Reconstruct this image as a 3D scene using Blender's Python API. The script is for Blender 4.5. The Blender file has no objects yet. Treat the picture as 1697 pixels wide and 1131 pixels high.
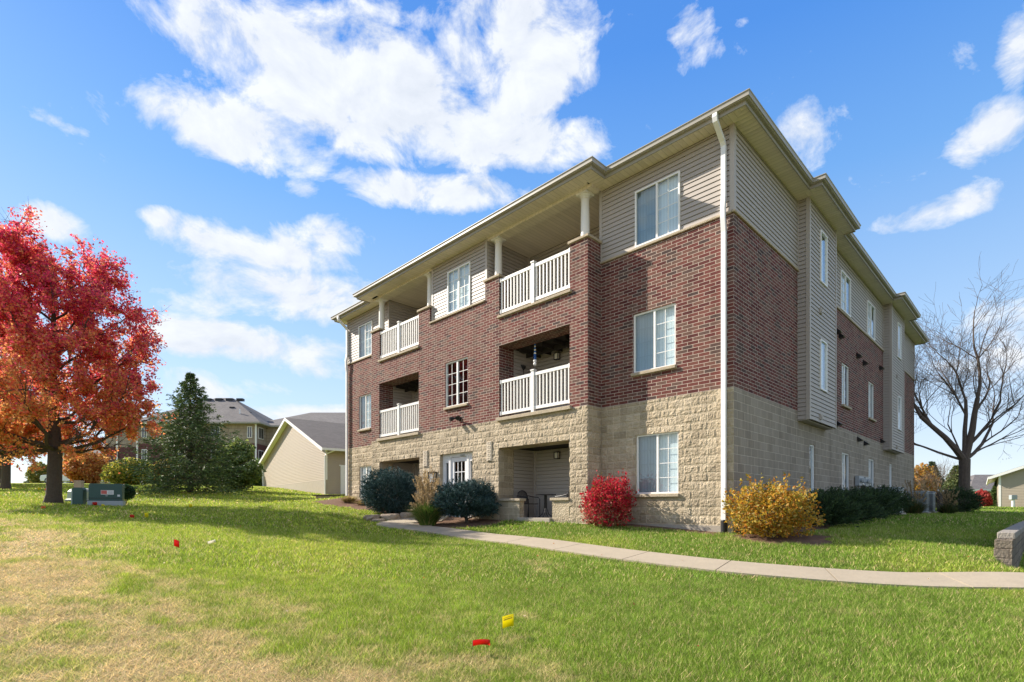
import bpy, bmesh, math, random
import numpy as np
from math import sin, cos, pi, radians, sqrt, atan2
from mathutils import Vector, Matrix

random.seed(7)
rng = np.random.default_rng(11)
scene = bpy.context.scene
col = scene.collection

# ------------------------------------------------------------------ camera
F_PX, PX0, HORIZON = 883.7, 848.5, 841.5
cam_d = bpy.data.cameras.new("camera")
cam_d.sensor_width = 36.0
cam_d.lens = F_PX / 1697 * 36
cam_d.shift_y = (HORIZON - 565.5) / 1697
cam_d.clip_start = 0.05
cam_d.clip_end = 3000
cam = bpy.data.objects.new("camera", cam_d)
cam.rotation_euler = (pi / 2, 0, 0)
col.objects.link(cam)
scene.camera = cam

# ------------------------------------------------------------------ materials
def mat(name):
    m = bpy.data.materials.new(name)
    m.use_nodes = True
    nt = m.node_tree
    b = nt.nodes["Principled BSDF"]
    return m, nt, b

def nd(nt, typ, props=None, **ins):
    n = nt.nodes.new(typ)
    for k, v in (props or {}).items():
        setattr(n, k, v)
    for k, v in ins.items():
        key = int(k[1:]) if (k[0] == "i" and k[1:].isdigit()) else k.replace("_", " ")
        s = n.inputs[key]
        if isinstance(v, bpy.types.NodeSocket):
            nt.links.new(v, s)
        else:
            s.default_value = v
    return n

def rgba(c):
    return (c[0], c[1], c[2], 1)

def ramp(nt, fac, stops, interp="LINEAR"):
    r = nt.nodes.new("ShaderNodeValToRGB")
    r.color_ramp.interpolation = interp
    el = r.color_ramp.elements
    while len(el) < len(stops):
        el.new(0.5)
    for e, (p, c) in zip(el, stops):
        e.position = p
        e.color = rgba(c) if len(c) == 3 else c
    nt.links.new(fac, r.inputs[0])
    return r.outputs[0]

def mixc(nt, fac, a, b, mode="MIX"):
    n = nt.nodes.new("ShaderNodeMix")
    n.data_type = "RGBA"
    n.blend_type = mode
    for s, v in ((n.inputs[0], fac), (n.inputs[6], a), (n.inputs[7], b)):
        if isinstance(v, bpy.types.NodeSocket):
            nt.links.new(v, s)
        else:
            s.default_value = v if isinstance(v, (int, float)) else rgba(v)
    return n.outputs[2]

def mth(nt, op, a, b=None, c=None, clamp=False):
    n = nt.nodes.new("ShaderNodeMath")
    n.operation = op
    n.use_clamp = clamp
    for i, v in enumerate((a, b, c)):
        if v is None:
            continue
        if isinstance(v, bpy.types.NodeSocket):
            nt.links.new(v, n.inputs[i])
        else:
            n.inputs[i].default_value = v
    return n.outputs[0]

def bump(nt, bsdf, height, strength=0.5, dist=0.02):
    n = nd(nt, "ShaderNodeBump", Height=height, Strength=strength, Distance=dist)
    nt.links.new(n.outputs[0], bsdf.inputs["Normal"])

def plain(name, c, rough=0.5, var=0.12, scale=6.0, metallic=0.0, bmp=0.0, spec=0.4):
    m, nt, b = mat(name)
    tc = nd(nt, "ShaderNodeTexCoord")
    no = nd(nt, "ShaderNodeTexNoise", Vector=tc.outputs["Object"], Scale=scale, Detail=5.0, Roughness=0.6)
    f = mth(nt, "MULTIPLY_ADD", no.outputs[0], var * 2, 1 - var)
    cc = mixc(nt, 1.0, c, f, "MULTIPLY")
    nt.links.new(cc, b.inputs["Base Color"])
    b.inputs["Roughness"].default_value = rough
    b.inputs["Metallic"].default_value = metallic
    b.inputs["Specular IOR Level"].default_value = spec
    if bmp:
        n2 = nd(nt, "ShaderNodeTexNoise", Vector=tc.outputs["Object"], Scale=scale * 6, Detail=6.0)
        bump(nt, b, n2.outputs[0], bmp, 0.02)
    return m

def brick_mat(name, bw, rh, mortar, stops, mcol, rough_bump, mortar_bump, split=False, wob=0.15):
    m, nt, b = mat(name)
    uv = nd(nt, "ShaderNodeUVMap")
    br = nd(nt, "ShaderNodeTexBrick", Vector=uv.outputs[0], Scale=1.0, Mortar_Size=mortar, Mortar_Smooth=0.15, Bias=0.0,
            Brick_Width=bw, Row_Height=rh, Color1=(0, 0, 0, 1), Color2=(1, 1, 1, 1), Mortar=(0.5, 0.5, 0.5, 1))
    br.offset = 0.5
    base = ramp(nt, br.outputs["Color"], stops)
    n1 = nd(nt, "ShaderNodeTexNoise", Vector=uv.outputs[0], Scale=9.0 if split else 24.0, Detail=6.0, Roughness=0.65)
    base = mixc(nt, 1.0, base, mth(nt, "MULTIPLY_ADD", n1.outputs[0], wob * 2, 1 - wob), "MULTIPLY")
    n3 = nd(nt, "ShaderNodeTexNoise", Vector=uv.outputs[0], Scale=0.5, Detail=4.0)
    base = mixc(nt, 1.0, base, mth(nt, "MULTIPLY_ADD", n3.outputs[0], 0.3, 0.85), "MULTIPLY")
    mp = nd(nt, "ShaderNodeMapping", Vector=uv.outputs[0], Scale=(2.6, 0.35, 1.0))
    n4 = nd(nt, "ShaderNodeTexNoise", Vector=mp.outputs[0], Scale=1.0, Detail=6.0, Roughness=0.65)
    stain = ramp(nt, n4.outputs[0], [(0.30, (0.74, 0.73, 0.72)), (0.52, (1.0, 1.0, 1.0)), (0.75, (1.06, 1.05, 1.03))])
    c = mixc(nt, 1.0, mixc(nt, br.outputs["Fac"], base, mcol), stain, "MULTIPLY")
    nt.links.new(c, b.inputs["Base Color"])
    b.inputs["Roughness"].default_value = 0.9
    b.inputs["Specular IOR Level"].default_value = 0.2
    if split:
        n2 = nd(nt, "ShaderNodeTexNoise", Vector=uv.outputs[0], Scale=18.0, Detail=7.0, Roughness=0.72, Distortion=0.3)
        v = nd(nt, "ShaderNodeTexVoronoi", Vector=uv.outputs[0], Scale=24.0)
        h = mth(nt, "MULTIPLY_ADD", v.outputs["Distance"], 0.35, n2.outputs[0])
        h = mth(nt, "MULTIPLY", h, rough_bump)
    else:
        n2 = nd(nt, "ShaderNodeTexNoise", Vector=uv.outputs[0], Scale=60.0, Detail=4.0)
        h = mth(nt, "MULTIPLY", n2.outputs[0], rough_bump)
    h = mth(nt, "MULTIPLY_ADD", br.outputs["Fac"], -mortar_bump, h)
    bump(nt, b, h, 1.0, 0.03)
    return m

M = {}
M["brick"] = brick_mat("brick", 0.28, 0.0833, 0.0062,
                       [(0.0, (0.085, 0.027, 0.026)), (0.3, (0.145, 0.044, 0.038)), (0.55, (0.165, 0.067, 0.053)), (0.8, (0.145, 0.084, 0.066)), (1.0, (0.066, 0.044, 0.042))],
                       (0.54, 0.45, 0.38), 0.15, 0.25, wob=0.28)
M["split_block"] = brick_mat("split_face_block", 0.406, 0.2035, 0.0085,
                             [(0.0, (0.37, 0.305, 0.215)), (0.5, (0.45, 0.372, 0.262)), (1.0, (0.54, 0.45, 0.325))],
                             (0.60, 0.51, 0.37), 1.3, 0.5, split=True, wob=0.26)
M["smooth_block"] = brick_mat("smooth_block", 0.406, 0.2035, 0.008,
                              [(0.0, (0.26, 0.22, 0.172)), (0.5, (0.29, 0.248, 0.196)), (1.0, (0.32, 0.275, 0.22))],
                              (0.50, 0.43, 0.34), 0.12, 0.15, wob=0.15)
M["far_brick"] = plain("far_brick", (0.12, 0.05, 0.05), 0.9, 0.2, 3)
M["wall_stone"] = brick_mat("retaining_stone", 0.40, 0.15, 0.006,
                            [(0.0, (0.19, 0.16, 0.125)), (1.0, (0.28, 0.235, 0.185))], (0.1, 0.08, 0.06), 1.2, 0.6, split=True)
M["stone_trim"] = plain("stone_trim", (0.42, 0.35, 0.25), 0.9, 0.3, 9, bmp=0.9)
M["siding"] = plain("siding", (0.385, 0.345, 0.305), 0.55, 0.05, 2.0)
M["trim"] = plain("siding_trim", (0.41, 0.37, 0.325), 0.5, 0.04, 2.0)
M["white"] = plain("white_vinyl", (0.78, 0.77, 0.74), 0.4, 0.04, 3.0)
M["column_white"] = plain("column_white", (0.74, 0.72, 0.67), 0.45, 0.06, 4.0)
M["gutter"] = plain("gutter_metal", (0.33, 0.31, 0.265), 0.4, 0.08, 2.0)
M["downspout"] = plain("downspout_white", (0.78, 0.78, 0.77), 0.35, 0.05, 1.5)
M["black_metal"] = plain("black_metal", (0.015, 0.015, 0.016), 0.4, 0.1, 10)
M["black_pipe"] = plain("black_pipe", (0.02, 0.02, 0.022), 0.5, 0.1, 10)
M["concrete"] = plain("concrete", (0.34, 0.30, 0.245), 0.85, 0.2, 5, bmp=0.25)
M["path"] = plain("path_concrete", (0.35, 0.295, 0.215), 0.9, 0.16, 3.5, bmp=0.3)
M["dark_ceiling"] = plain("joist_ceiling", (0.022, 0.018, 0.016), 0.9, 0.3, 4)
M["mulch"] = plain("mulch", (0.16, 0.10, 0.07), 1.0, 0.5, 30, bmp=1.0)
M["rock"] = plain("limestone_rock", (0.32, 0.25, 0.18), 0.9, 0.35, 5, bmp=0.9)
M["bark"] = plain("bark", (0.085, 0.066, 0.052), 0.95, 0.4, 14, bmp=1.0)
M["bark_light"] = plain("light_bark", (0.16, 0.115, 0.085), 0.95, 0.35, 10, bmp=0.8)
M["twig"] = plain("twig", (0.13, 0.10, 0.08), 0.95, 0.3, 10)
M["green_metal"] = plain("green_painted_metal", (0.035, 0.085, 0.072), 0.45, 0.15, 4)
M["pale_green"] = plain("pale_green_plastic", (0.36, 0.44, 0.38), 0.5, 0.1, 4)
M["tan_plastic"] = plain("tan_plastic", (0.36, 0.30, 0.25), 0.5, 0.1, 4)
M["grey_metal"] = plain("grey_metal", (0.33, 0.36, 0.37), 0.45, 0.1, 5)
M["ac_metal"] = plain("condenser_metal", (0.30, 0.34, 0.36), 0.5, 0.1, 5)
M["red_plastic"] = plain("red_flag_plastic", (0.62, 0.03, 0.02), 0.5, 0.08, 10)
M["yellow_plastic"] = plain("yellow_flag_plastic", (0.85, 0.72, 0.01), 0.5, 0.05, 10)
M["white_plastic"] = plain("white_flag_plastic", (0.75, 0.72, 0.62), 0.5, 0.05, 10)
M["orange_plastic"] = plain("orange_flag_plastic", (0.75, 0.25, 0.08), 0.5, 0.05, 10)
M["wire"] = plain("stake_wire", (0.25, 0.22, 0.2), 0.4, 0.05, 10, metallic=0.6)
M["garage_siding"] = plain("garage_siding", (0.385, 0.325, 0.25), 0.55, 0.05, 2.0)
M["grey_siding"] = plain("grey_siding", (0.42, 0.38, 0.34), 0.6, 0.05, 2.0)
M["white_paint"] = plain("white_paint", (0.74, 0.74, 0.74), 0.35, 0.05, 2.0)
M["navy"] = plain("dark_car_paint", (0.03, 0.045, 0.08), 0.2, 0.05, 2.0)
M["silver_car"] = plain("silver_car_paint", (0.45, 0.46, 0.48), 0.25, 0.05, 2.0, metallic=0.3)
M["rubber"] = plain("tyre_rubber", (0.02, 0.02, 0.02), 0.8, 0.1, 10)
M["blue_bead"] = plain("blue_bead", (0.02, 0.10, 0.33), 0.15, 0.1, 10)
M["sticker_red"] = plain("sticker_red", (0.55, 0.12, 0.10), 0.5, 0.05, 10)
M["sticker_white"] = plain("sticker_white", (0.7, 0.7, 0.68), 0.5, 0.05, 10)

def flag_mat(name, c):
    m, nt, b = mat(name)
    out = nt.nodes["Material Output"]
    b.inputs["Base Color"].default_value = rgba(c)
    b.inputs["Roughness"].default_value = 0.4
    t = nd(nt, "ShaderNodeBsdfTranslucent", Color=rgba(c))
    mx = nd(nt, "ShaderNodeMixShader", i0=0.55, i1=b.outputs[0], i2=t.outputs[0])
    nt.links.new(mx.outputs[0], out.inputs[0])
    return m
M["red_film"] = flag_mat("red_flag_film", (0.75, 0.03, 0.02)); M["yellow_film"] = flag_mat("yellow_flag_film", (0.90, 0.80, 0.01))
M["white_film"] = flag_mat("white_flag_film", (0.85, 0.82, 0.72)); M["orange_film"] = flag_mat("orange_flag_film", (0.85, 0.28, 0.08))
def soffit_mat():
    m, nt, b = mat("soffit_panel")
    uv = nd(nt, "ShaderNodeUVMap")
    sx = nd(nt, "ShaderNodeSeparateXYZ", Vector=uv.outputs[0])
    x = mth(nt, "MULTIPLY", sx.outputs[0], 1 / 0.135)
    fr = mth(nt, "FRACT", x)
    groove = mth(nt, "LESS_THAN", fr, 0.12)
    cell = mth(nt, "FLOOR", x)
    wn = nd(nt, "ShaderNodeTexWhiteNoise", {"noise_dimensions": "1D"}, W=cell)
    f = mth(nt, "MULTIPLY_ADD", wn.outputs[0], 0.12, 0.92)
    c = mixc(nt, 1.0, (0.72, 0.65, 0.54), f, "MULTIPLY")
    c = mixc(nt, mth(nt, "MULTIPLY", groove, 0.35), c, (0.25, 0.21, 0.15))
    nt.links.new(c, b.inputs["Base Color"])
    b.inputs["Roughness"].default_value = 0.55
    tri = mth(nt, "ABSOLUTE", mth(nt, "SUBTRACT", fr, 0.5))
    bump(nt, b, mth(nt, "MULTIPLY", tri, -1.0), 0.6, 0.02)
    return m
M["soffit"] = soffit_mat()

def shingle_mat(name, c0, c1):
    m, nt, b = mat(name)
    uv = nd(nt, "ShaderNodeUVMap")
    br = nd(nt, "ShaderNodeTexBrick", Vector=uv.outputs[0], Scale=1.0, Mortar_Size=0.008, Brick_Width=0.32, Row_Height=0.14,
            Color1=rgba(c0), Color2=rgba(c1), Mortar=(c0[0] * .5, c0[1] * .5, c0[2] * .5, 1))
    n = nd(nt, "ShaderNodeTexNoise", Vector=uv.outputs[0], Scale=0.7, Detail=5.0)
    c = mixc(nt, 1.0, br.outputs[0], mth(nt, "MULTIPLY_ADD", n.outputs[0], 0.5, 0.75), "MULTIPLY")
    nt.links.new(c, b.inputs["Base Color"])
    b.inputs["Roughness"].default_value = 0.95
    return m
M["shingle"] = shingle_mat("asphalt_shingle", (0.125, 0.115, 0.11), (0.17, 0.155, 0.145))
M["shingle_dark"] = shingle_mat("dark_shingle", (0.085, 0.073, 0.066), (0.115, 0.10, 0.09))

def glass_mat(name, tint, refl=1.0):
    m, nt, b = mat(name)
    nt.nodes.remove(b)
    out = nt.nodes["Material Output"]
    tr = nd(nt, "ShaderNodeBsdfTransparent", Color=rgba(tint))
    gl = nd(nt, "ShaderNodeBsdfGlossy", Color=(0.95, 0.97, 1, 1), Roughness=0.015)
    lw = nd(nt, "ShaderNodeLayerWeight", Blend=0.5)
    tc = nd(nt, "ShaderNodeTexCoord")
    no = nd(nt, "ShaderNodeTexNoise", Vector=tc.outputs["Object"], Scale=1.6, Detail=1.0)
    bp = nd(nt, "ShaderNodeBump", Height=no.outputs[0], Strength=0.03, Distance=0.05)
    nt.links.new(bp.outputs[0], gl.inputs["Normal"])
    fac = mth(nt, "MULTIPLY_ADD", mth(nt, "POWER", lw.outputs["Facing"], 4.0), 0.95 * refl, 0.10, clamp=True)
    mx = nd(nt, "ShaderNodeMixShader", i0=fac, i1=tr.outputs[0], i2=gl.outputs[0])
    nt.links.new(mx.outputs[0], out.inputs[0])
    return m
M["glass"] = glass_mat("window_glass", (0.80, 0.88, 0.91), 1.15)
M["glass_screen"] = glass_mat("screened_glass", (0.47, 0.56, 0.60), 1.05)
M["car_glass"] = glass_mat("car_glass", (0.08, 0.10, 0.12), 1.5)

def blind_mat():
    m, nt, b = mat("vertical_blind")
    uv = nd(nt, "ShaderNodeUVMap")
    sx = nd(nt, "ShaderNodeSeparateXYZ", Vector=uv.outputs[0])
    fr = mth(nt, "FRACT", mth(nt, "MULTIPLY", sx.outputs[0], 1 / 0.085))
    c = ramp(nt, fr, [(0.0, (0.60, 0.61, 0.59)), (0.1, (0.84, 0.85, 0.83)), (0.85, (0.90, 0.91, 0.89)), (1.0, (0.70, 0.70, 0.68))])
    nt.links.new(c, b.inputs["Base Color"])
    b.inputs["Roughness"].default_value = 0.8
    return m
M["blind"] = blind_mat()

def leaf_mat(name, trans=0.35, rough=0.55, hue_var=0.0):
    m, nt, b = mat(name)
    out = nt.nodes["Material Output"]
    at = nd(nt, "ShaderNodeAttribute", {"attribute_name": "Col"})
    nt.links.new(at.outputs["Color"], b.inputs["Base Color"])
    b.inputs["Roughness"].default_value = rough
    b.inputs["Specular IOR Level"].default_value = 0.25
    t = nd(nt, "ShaderNodeBsdfTranslucent", Color=at.outputs["Color"])
    mx = nd(nt, "ShaderNodeMixShader", i0=trans, i1=b.outputs[0], i2=t.outputs[0])
    nt.links.new(mx.outputs[0], out.inputs[0])
    return m
M["leaf"] = leaf_mat("leaf", 0.5)
M["needle"] = leaf_mat("needle", 0.12, 0.6)
M["grass"] = leaf_mat("grass_blade", 0.35, 0.6)

def ground_mat():
    m, nt, b = mat("lawn_ground")
    at = nd(nt, "ShaderNodeAttribute", {"attribute_name": "Col"})
    tc = nd(nt, "ShaderNodeTexCoord")
    n1 = nd(nt, "ShaderNodeTexNoise", Vector=tc.outputs["Object"], Scale=14.0, Detail=8.0, Roughness=0.75)
    n2 = nd(nt, "ShaderNodeTexNoise", Vector=tc.outputs["Object"], Scale=1.3, Detail=5.0, Roughness=0.6)
    c = mixc(nt, 1.0, at.outputs["Color"], mth(nt, "MULTIPLY_ADD", n1.outputs[0], 1.0, 0.5), "MULTIPLY")
    c = mixc(nt, 1.0, c, mth(nt, "MULTIPLY_ADD", n2.outputs[0], 0.5, 0.75), "MULTIPLY")
    nt.links.new(c, b.inputs["Base Color"])
    b.inputs["Roughness"].default_value = 0.95
    b.inputs["Specular IOR Level"].default_value = 0.1
    bump(nt, b, n1.outputs[0], 0.8, 0.06)
    return m
M["ground"] = ground_mat()

# ------------------------------------------------------------------ mesh builder
class MB:
    def __init__(self):
        self.v, self.f, self.uv, self.sm = [], [], [], []
    def face(self, pts, uv=None, smooth=False):
        i = len(self.v)
        self.v.extend([tuple(p) for p in pts])
        self.f.append(tuple(range(i, i + len(pts))))
        if uv is None:
            a, b_, c = Vector(pts[0]), Vector(pts[1]), Vector(pts[2])
            n = (b_ - a).cross(c - a)
            ax = max(range(3), key=lambda k: abs(n[k]))
            if ax == 0: uv = [(p[1], p[2]) for p in pts]
            elif ax == 1: uv = [(p[0], p[2]) for p in pts]
            else: uv = [(p[0], p[1]) for p in pts]
        self.uv.extend(uv)
        self.sm.append(smooth)
    def box(self, x0, x1, y0, y1, z0, z1, skip=""):
        x0, x1 = min(x0, x1), max(x0, x1); y0, y1 = min(y0, y1), max(y0, y1); z0, z1 = min(z0, z1), max(z0, z1)
        if "b" not in skip: self.face([(x0, y0, z0), (x0, y1, z0), (x1, y1, z0), (x1, y0, z0)])
        if "t" not in skip: self.face([(x0, y0, z1), (x1, y0, z1), (x1, y1, z1), (x0, y1, z1)])
        self.face([(x0, y0, z0), (x1, y0, z0), (x1, y0, z1), (x0, y0, z1)])
        self.face([(x1, y1, z0), (x0, y1, z0), (x0, y1, z1), (x1, y1, z1)])
        self.face([(x1, y0, z0), (x1, y1, z0), (x1, y1, z1), (x1, y0, z1)])
        self.face([(x0, y1, z0), (x0, y0, z0), (x0, y0, z1), (x0, y1, z1)])
    def tube(self, pts, rad, n=8, caps=True, smooth=True):
        pts = [Vector(p) for p in pts]
        rad = rad if hasattr(rad, "__len__") else [rad] * len(pts)
        rings = []
        for i, p in enumerate(pts):
            d = (pts[min(i + 1, len(pts) - 1)] - pts[max(i - 1, 0)])
            if d.length < 1e-9: d = Vector((0, 0, 1))
            d.normalize()
            up = Vector((0, 0, 1)) if abs(d.z) < 0.9 else Vector((1, 0, 0))
            a = d.cross(up).normalized(); b = d.cross(a)
            rings.append([p + (a * cos(2 * pi * k / n) + b * sin(2 * pi * k / n)) * rad[i] for k in range(n)])
        L = 0
        for i in range(len(pts) - 1):
            l2 = L + (pts[i + 1] - pts[i]).length
            for k in range(n):
                k2 = (k + 1) % n
                self.face([rings[i][k], rings[i][k2], rings[i + 1][k2], rings[i + 1][k]],
                          [(k / n, L), ((k + 1) / n, L), ((k + 1) / n, l2), (k / n, l2)], smooth)
            L = l2
        if caps:
            self.face(rings[0][::-1]); self.face(rings[-1])
    def lathe(self, cx, cy, prof, n=20, smooth=True):
        for (r0, z0), (r1, z1) in zip(prof, prof[1:]):
            for k in range(n):
                a, b = 2 * pi * k / n, 2 * pi * (k + 1) / n
                self.face([(cx + r0 * cos(a), cy + r0 * sin(a), z0), (cx + r0 * cos(b), cy + r0 * sin(b), z0),
                           (cx + r1 * cos(b), cy + r1 * sin(b), z1), (cx + r1 * cos(a), cy + r1 * sin(a), z1)], None, smooth)
    def prism(self, poly, y0, y1):
        """poly in (x,z), extruded along y"""
        self.face([(x, y0, z) for x, z in poly])
        self.face([(x, y1, z) for x, z in reversed(poly)])
        for (a, b), (c, d) in zip(poly, poly[1:] + poly[:1]):
            self.face([(a, y0, b), (a, y1, b), (c, y1, d), (c, y0, d)])
    def build(self, name, material, parent=None, merge=False, bevel=0.0):
        me = bpy.data.meshes.new(name)
        me.from_pydata(self.v, [], self.f)
        uvl = me.uv_layers.new(name="UVMap")
        uvl.data.foreach_set("uv", np.array(self.uv, dtype=np.float32).ravel())
        me.polygons.foreach_set("use_smooth", np.array(self.sm, dtype=bool))
        me.materials.append(M[material] if isinstance(material, str) else material)
        if merge or bevel:
            bm = bmesh.new(); bm.from_mesh(me)
            bmesh.ops.remove_doubles(bm, verts=bm.verts, dist=1e-4)
            bm.to_mesh(me); bm.free()
        me.update()
        o = bpy.data.objects.new(name, me)
        col.objects.link(o)
        if parent: o.parent = parent
        if bevel:
            md = o.modifiers.new("bevel", "BEVEL"); md.width = bevel; md.segments = 2; md.limit_method = "ANGLE"
        return o

def tag(o, label=None, cat=None, group=None, kind=None):
    if label: o["label"] = label
    if cat: o["category"] = cat
    if group: o["group"] = group
    if kind: o["kind"] = kind
    return o

def empty(name, loc, rz=0.0, label=None, cat=None, group=None):
    o = bpy.data.objects.new(name, None)
    o.location = loc
    o.rotation_euler = (0, 0, rz)
    o.empty_display_size = 0.3
    col.objects.link(o)
    return tag(o, label, cat, group)

def copy_tree(o, parent=None):
    c = o.copy()
    col.objects.link(c)
    if parent: c.parent = parent
    for ch in [x for x in bpy.data.objects if x.parent == o]:
        copy_tree(ch, c)
    return c

def np_mesh(name, V, Fc, C, material, parent=None, n=4):
    """bulk mesh: V (k,3), Fc (m,n) faces, C (k,3) vertex colours"""
    me = bpy.data.meshes.new(name)
    k, m_ = len(V), len(Fc)
    me.vertices.add(k); me.vertices.foreach_set("co", V.astype(np.float32).ravel())
    me.loops.add(m_ * n); me.loops.foreach_set("vertex_index", Fc.astype(np.int32).ravel())
    me.polygons.add(m_)
    me.polygons.foreach_set("loop_start", np.arange(0, m_ * n, n, dtype=np.int32))
    me.update(calc_edges=True)
    if C is not None:
        a = me.color_attributes.new("Col", "FLOAT_COLOR", "POINT")
        cc = np.ones((k, 4), dtype=np.float32); cc[:, :3] = C
        a.data.foreach_set("color", cc.ravel())
    me.materials.append(M[material])
    me.validate()
    o = bpy.data.objects.new(name, me)
    col.objects.link(o)
    if parent: o.parent = parent
    return o

# value noise
_tab = rng.random((256, 256))
def vnoise(x, y, seed=0):
    x = np.asarray(x, float) + seed * 17.31; y = np.asarray(y, float) + seed * 9.77
    xi, yi = np.floor(x).astype(int), np.floor(y).astype(int)
    fx, fy = x - xi, y - yi
    fx = fx * fx * (3 - 2 * fx); fy = fy * fy * (3 - 2 * fy)
    g = lambda i, j: _tab[i % 256, j % 256]
    return (g(xi, yi) * (1 - fx) + g(xi + 1, yi) * fx) * (1 - fy) + (g(xi, yi + 1) * (1 - fx) + g(xi + 1, yi + 1) * fx) * fy
def fbm(x, y, seed=0, o=4):
    s, a, t = 0, 1, 0
    for i in range(o):
        s = s + a * vnoise(np.asarray(x) * 2 ** i, np.asarray(y) * 2 ** i, seed + i); t += a; a *= 0.5
    return s / t
def sstep(a, b, x):
    t = np.clip((np.asarray(x, float) - a) / (b - a), 0, 1)
    return t * t * (3 - 2 * t)

# ------------------------------------------------------------------ terrain
CX, CY = 5.032, 12.1                         # building corner nearest the camera
UX, UY = -0.7042, 0.7100                     # along the front, to the left
VX, VY = 0.7100, 0.7042                      # along the side, to the back
def bw(x, y, z=0):                           # building-local -> world
    return (CX - UX * x + VX * y, CY - UY * x + VY * y, z)
CP = np.array([
    (0, 0, -1.5), (-4, 1, -1.45), (4, 1, -1.52), (0, 4.4, -1.44), (-4, 4, -1.31), (4.5, 4.4, -1.40), (0, 5.6, -1.35), (9, 3, -1.45), (-10, 3, -1.1),
    (-5.7, 9, -0.74), (-8.7, 9.06, -0.6), (-14.4, 15, -0.14), (-17.2, 20, 0.15), (-15.1, 20, 0.08), (-34, 36, 1.24), (-38, 45, 1.96), (-54, 60, 2.75),
    (-41, 70, 2.9), (-61, 75, 3.3), (-19.3, 32, 0.92), (-12.57, 36, 0.88), (-22.8, 49, 1.97), (-11.7, 26, 0.19), (-6.7, 17, -0.36),
    (-7.7, 24.9, 0.5), (-4.4, 19.3, -0.2), (-7, 22.5, 0.12), (-2.2, 17.8, -0.40), (0.5, 15.2, -0.45), (2.03, 14.1, -0.46), (5.03, 12.0, -0.60),
    (7.2, 7.5, -1.05), (6.1, 8.25, -1.05), (4.24, 8.39, -1.02), (3.2, 9.07, -0.98), (1.8, 10.5, -0.9), (-0.75, 13.7, -0.75), (-2.74, 16.1, -0.60), (-4.0, 17.8, -0.5),
    (11.7, 16.5, -0.32), (17, 21, -0.30), (23.7, 28, -0.21), (8.1, 9.0, -0.82), (13.6, 16, -0.37), (33, 35, -0.26), (41, 45, 0.05), (47, 60, 0.2),
    (9.6, 9.0, -0.98), (12, 6, -1.1), (60, 40, 0.0), (0, 60, 1.2), (0, 40, 0.7), (22, 60, 0.4)], float)
def _tps(r2):
    return np.where(r2 > 1e-9, 0.5 * r2 * np.log(r2 + 1e-12), 0.0)
_n = len(CP)
_K = _tps(((CP[:, None, :2] - CP[None, :, :2]) ** 2).sum(-1)) + np.eye(_n) * 0.8
_P = np.c_[np.ones(_n), CP[:, :2]]
_W = np.linalg.solve(np.block([[_K, _P], [_P.T, np.zeros((3, 3))]]), np.r_[CP[:, 2], 0, 0, 0])
def zg(x, y):
    x = np.asarray(x, float); y = np.asarray(y, float)
    sh = x.shape
    px, py = np.clip(x.ravel(), -70, 65), np.clip(y.ravel(), -2, 80)
    out = np.zeros(px.size)
    for s in range(0, px.size, 20000):
        qx, qy = px[s:s + 20000], py[s:s + 20000]
        r2 = (qx[:, None] - CP[None, :, 0]) ** 2 + (qy[:, None] - CP[None, :, 1]) ** 2
        out[s:s + 20000] = _tps(r2) @ _W[:_n] + _W[_n] + _W[_n + 1] * qx + _W[_n + 2] * qy
    # the retaining wall at the right: the ground steps down beyond it
    ax, ay = x.ravel() - 8.12, y.ravel() - 9.0
    al, ac = ax * VX + ay * VY, ax * VY - ay * VX
    out -= 0.42 * sstep(0.0, 0.30, ac) * sstep(5.0, 1.6, ac) * sstep(-0.9, 0.35, al) * sstep(24, 14, al)
    return out.reshape(sh)
def ground_z(x, y):
    return float(zg(np.array([x]), np.array([y]))[0])

# path centreline (x, y, half width)
PATH = [(30, 6.2), (20, 6.4), (12, 6.8), (8.5, 7.2), (7.2, 7.55), (5.6, 7.95), (4.24, 8.45), (3.2, 9.15), (1.8, 10.55), (0.4, 12.2), (-0.75, 13.5), (-2.0, 15.0), (-3.0, 16.1), (-3.75, 17.0), (-3.6, 17.75), (-2.9, 18.0), (-2.25, 17.95)]
def catmull(P, m=14):
    P = [np.array(p, float) for p in P]
    out = []
    for i in range(len(P) - 1):
        p0, p1, p2, p3 = P[max(i - 1, 0)], P[i], P[i + 1], P[min(i + 2, len(P) - 1)]
        for k in range(m):
            t = k / m
            out.append(0.5 * ((2 * p1) + (-p0 + p2) * t + (2 * p0 - 5 * p1 + 4 * p2 - p3) * t * t + (-p0 + 3 * p1 - 3 * p2 + p3) * t ** 3))
    out.append(P[-1])
    return np.array(out)
PC = catmull(PATH)
HALF = 0.44
def path_dist(x, y):
    x = np.asarray(x, float).ravel(); y = np.asarray(y, float).ravel()
    out = np.empty(x.size)
    for s in range(0, x.size, 20000):
        out[s:s + 20000] = np.sqrt(((x[s:s + 20000, None] - PC[None, :, 0]) ** 2 + (y[s:s + 20000, None] - PC[None, :, 1]) ** 2).min(1))
    return out
def local_xy(x, y):                           # world -> building local
    dx, dy = np.asarray(x) - CX, np.asarray(y) - CY
    return -(dx * UX + dy * UY), dx * VX + dy * VY

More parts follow.
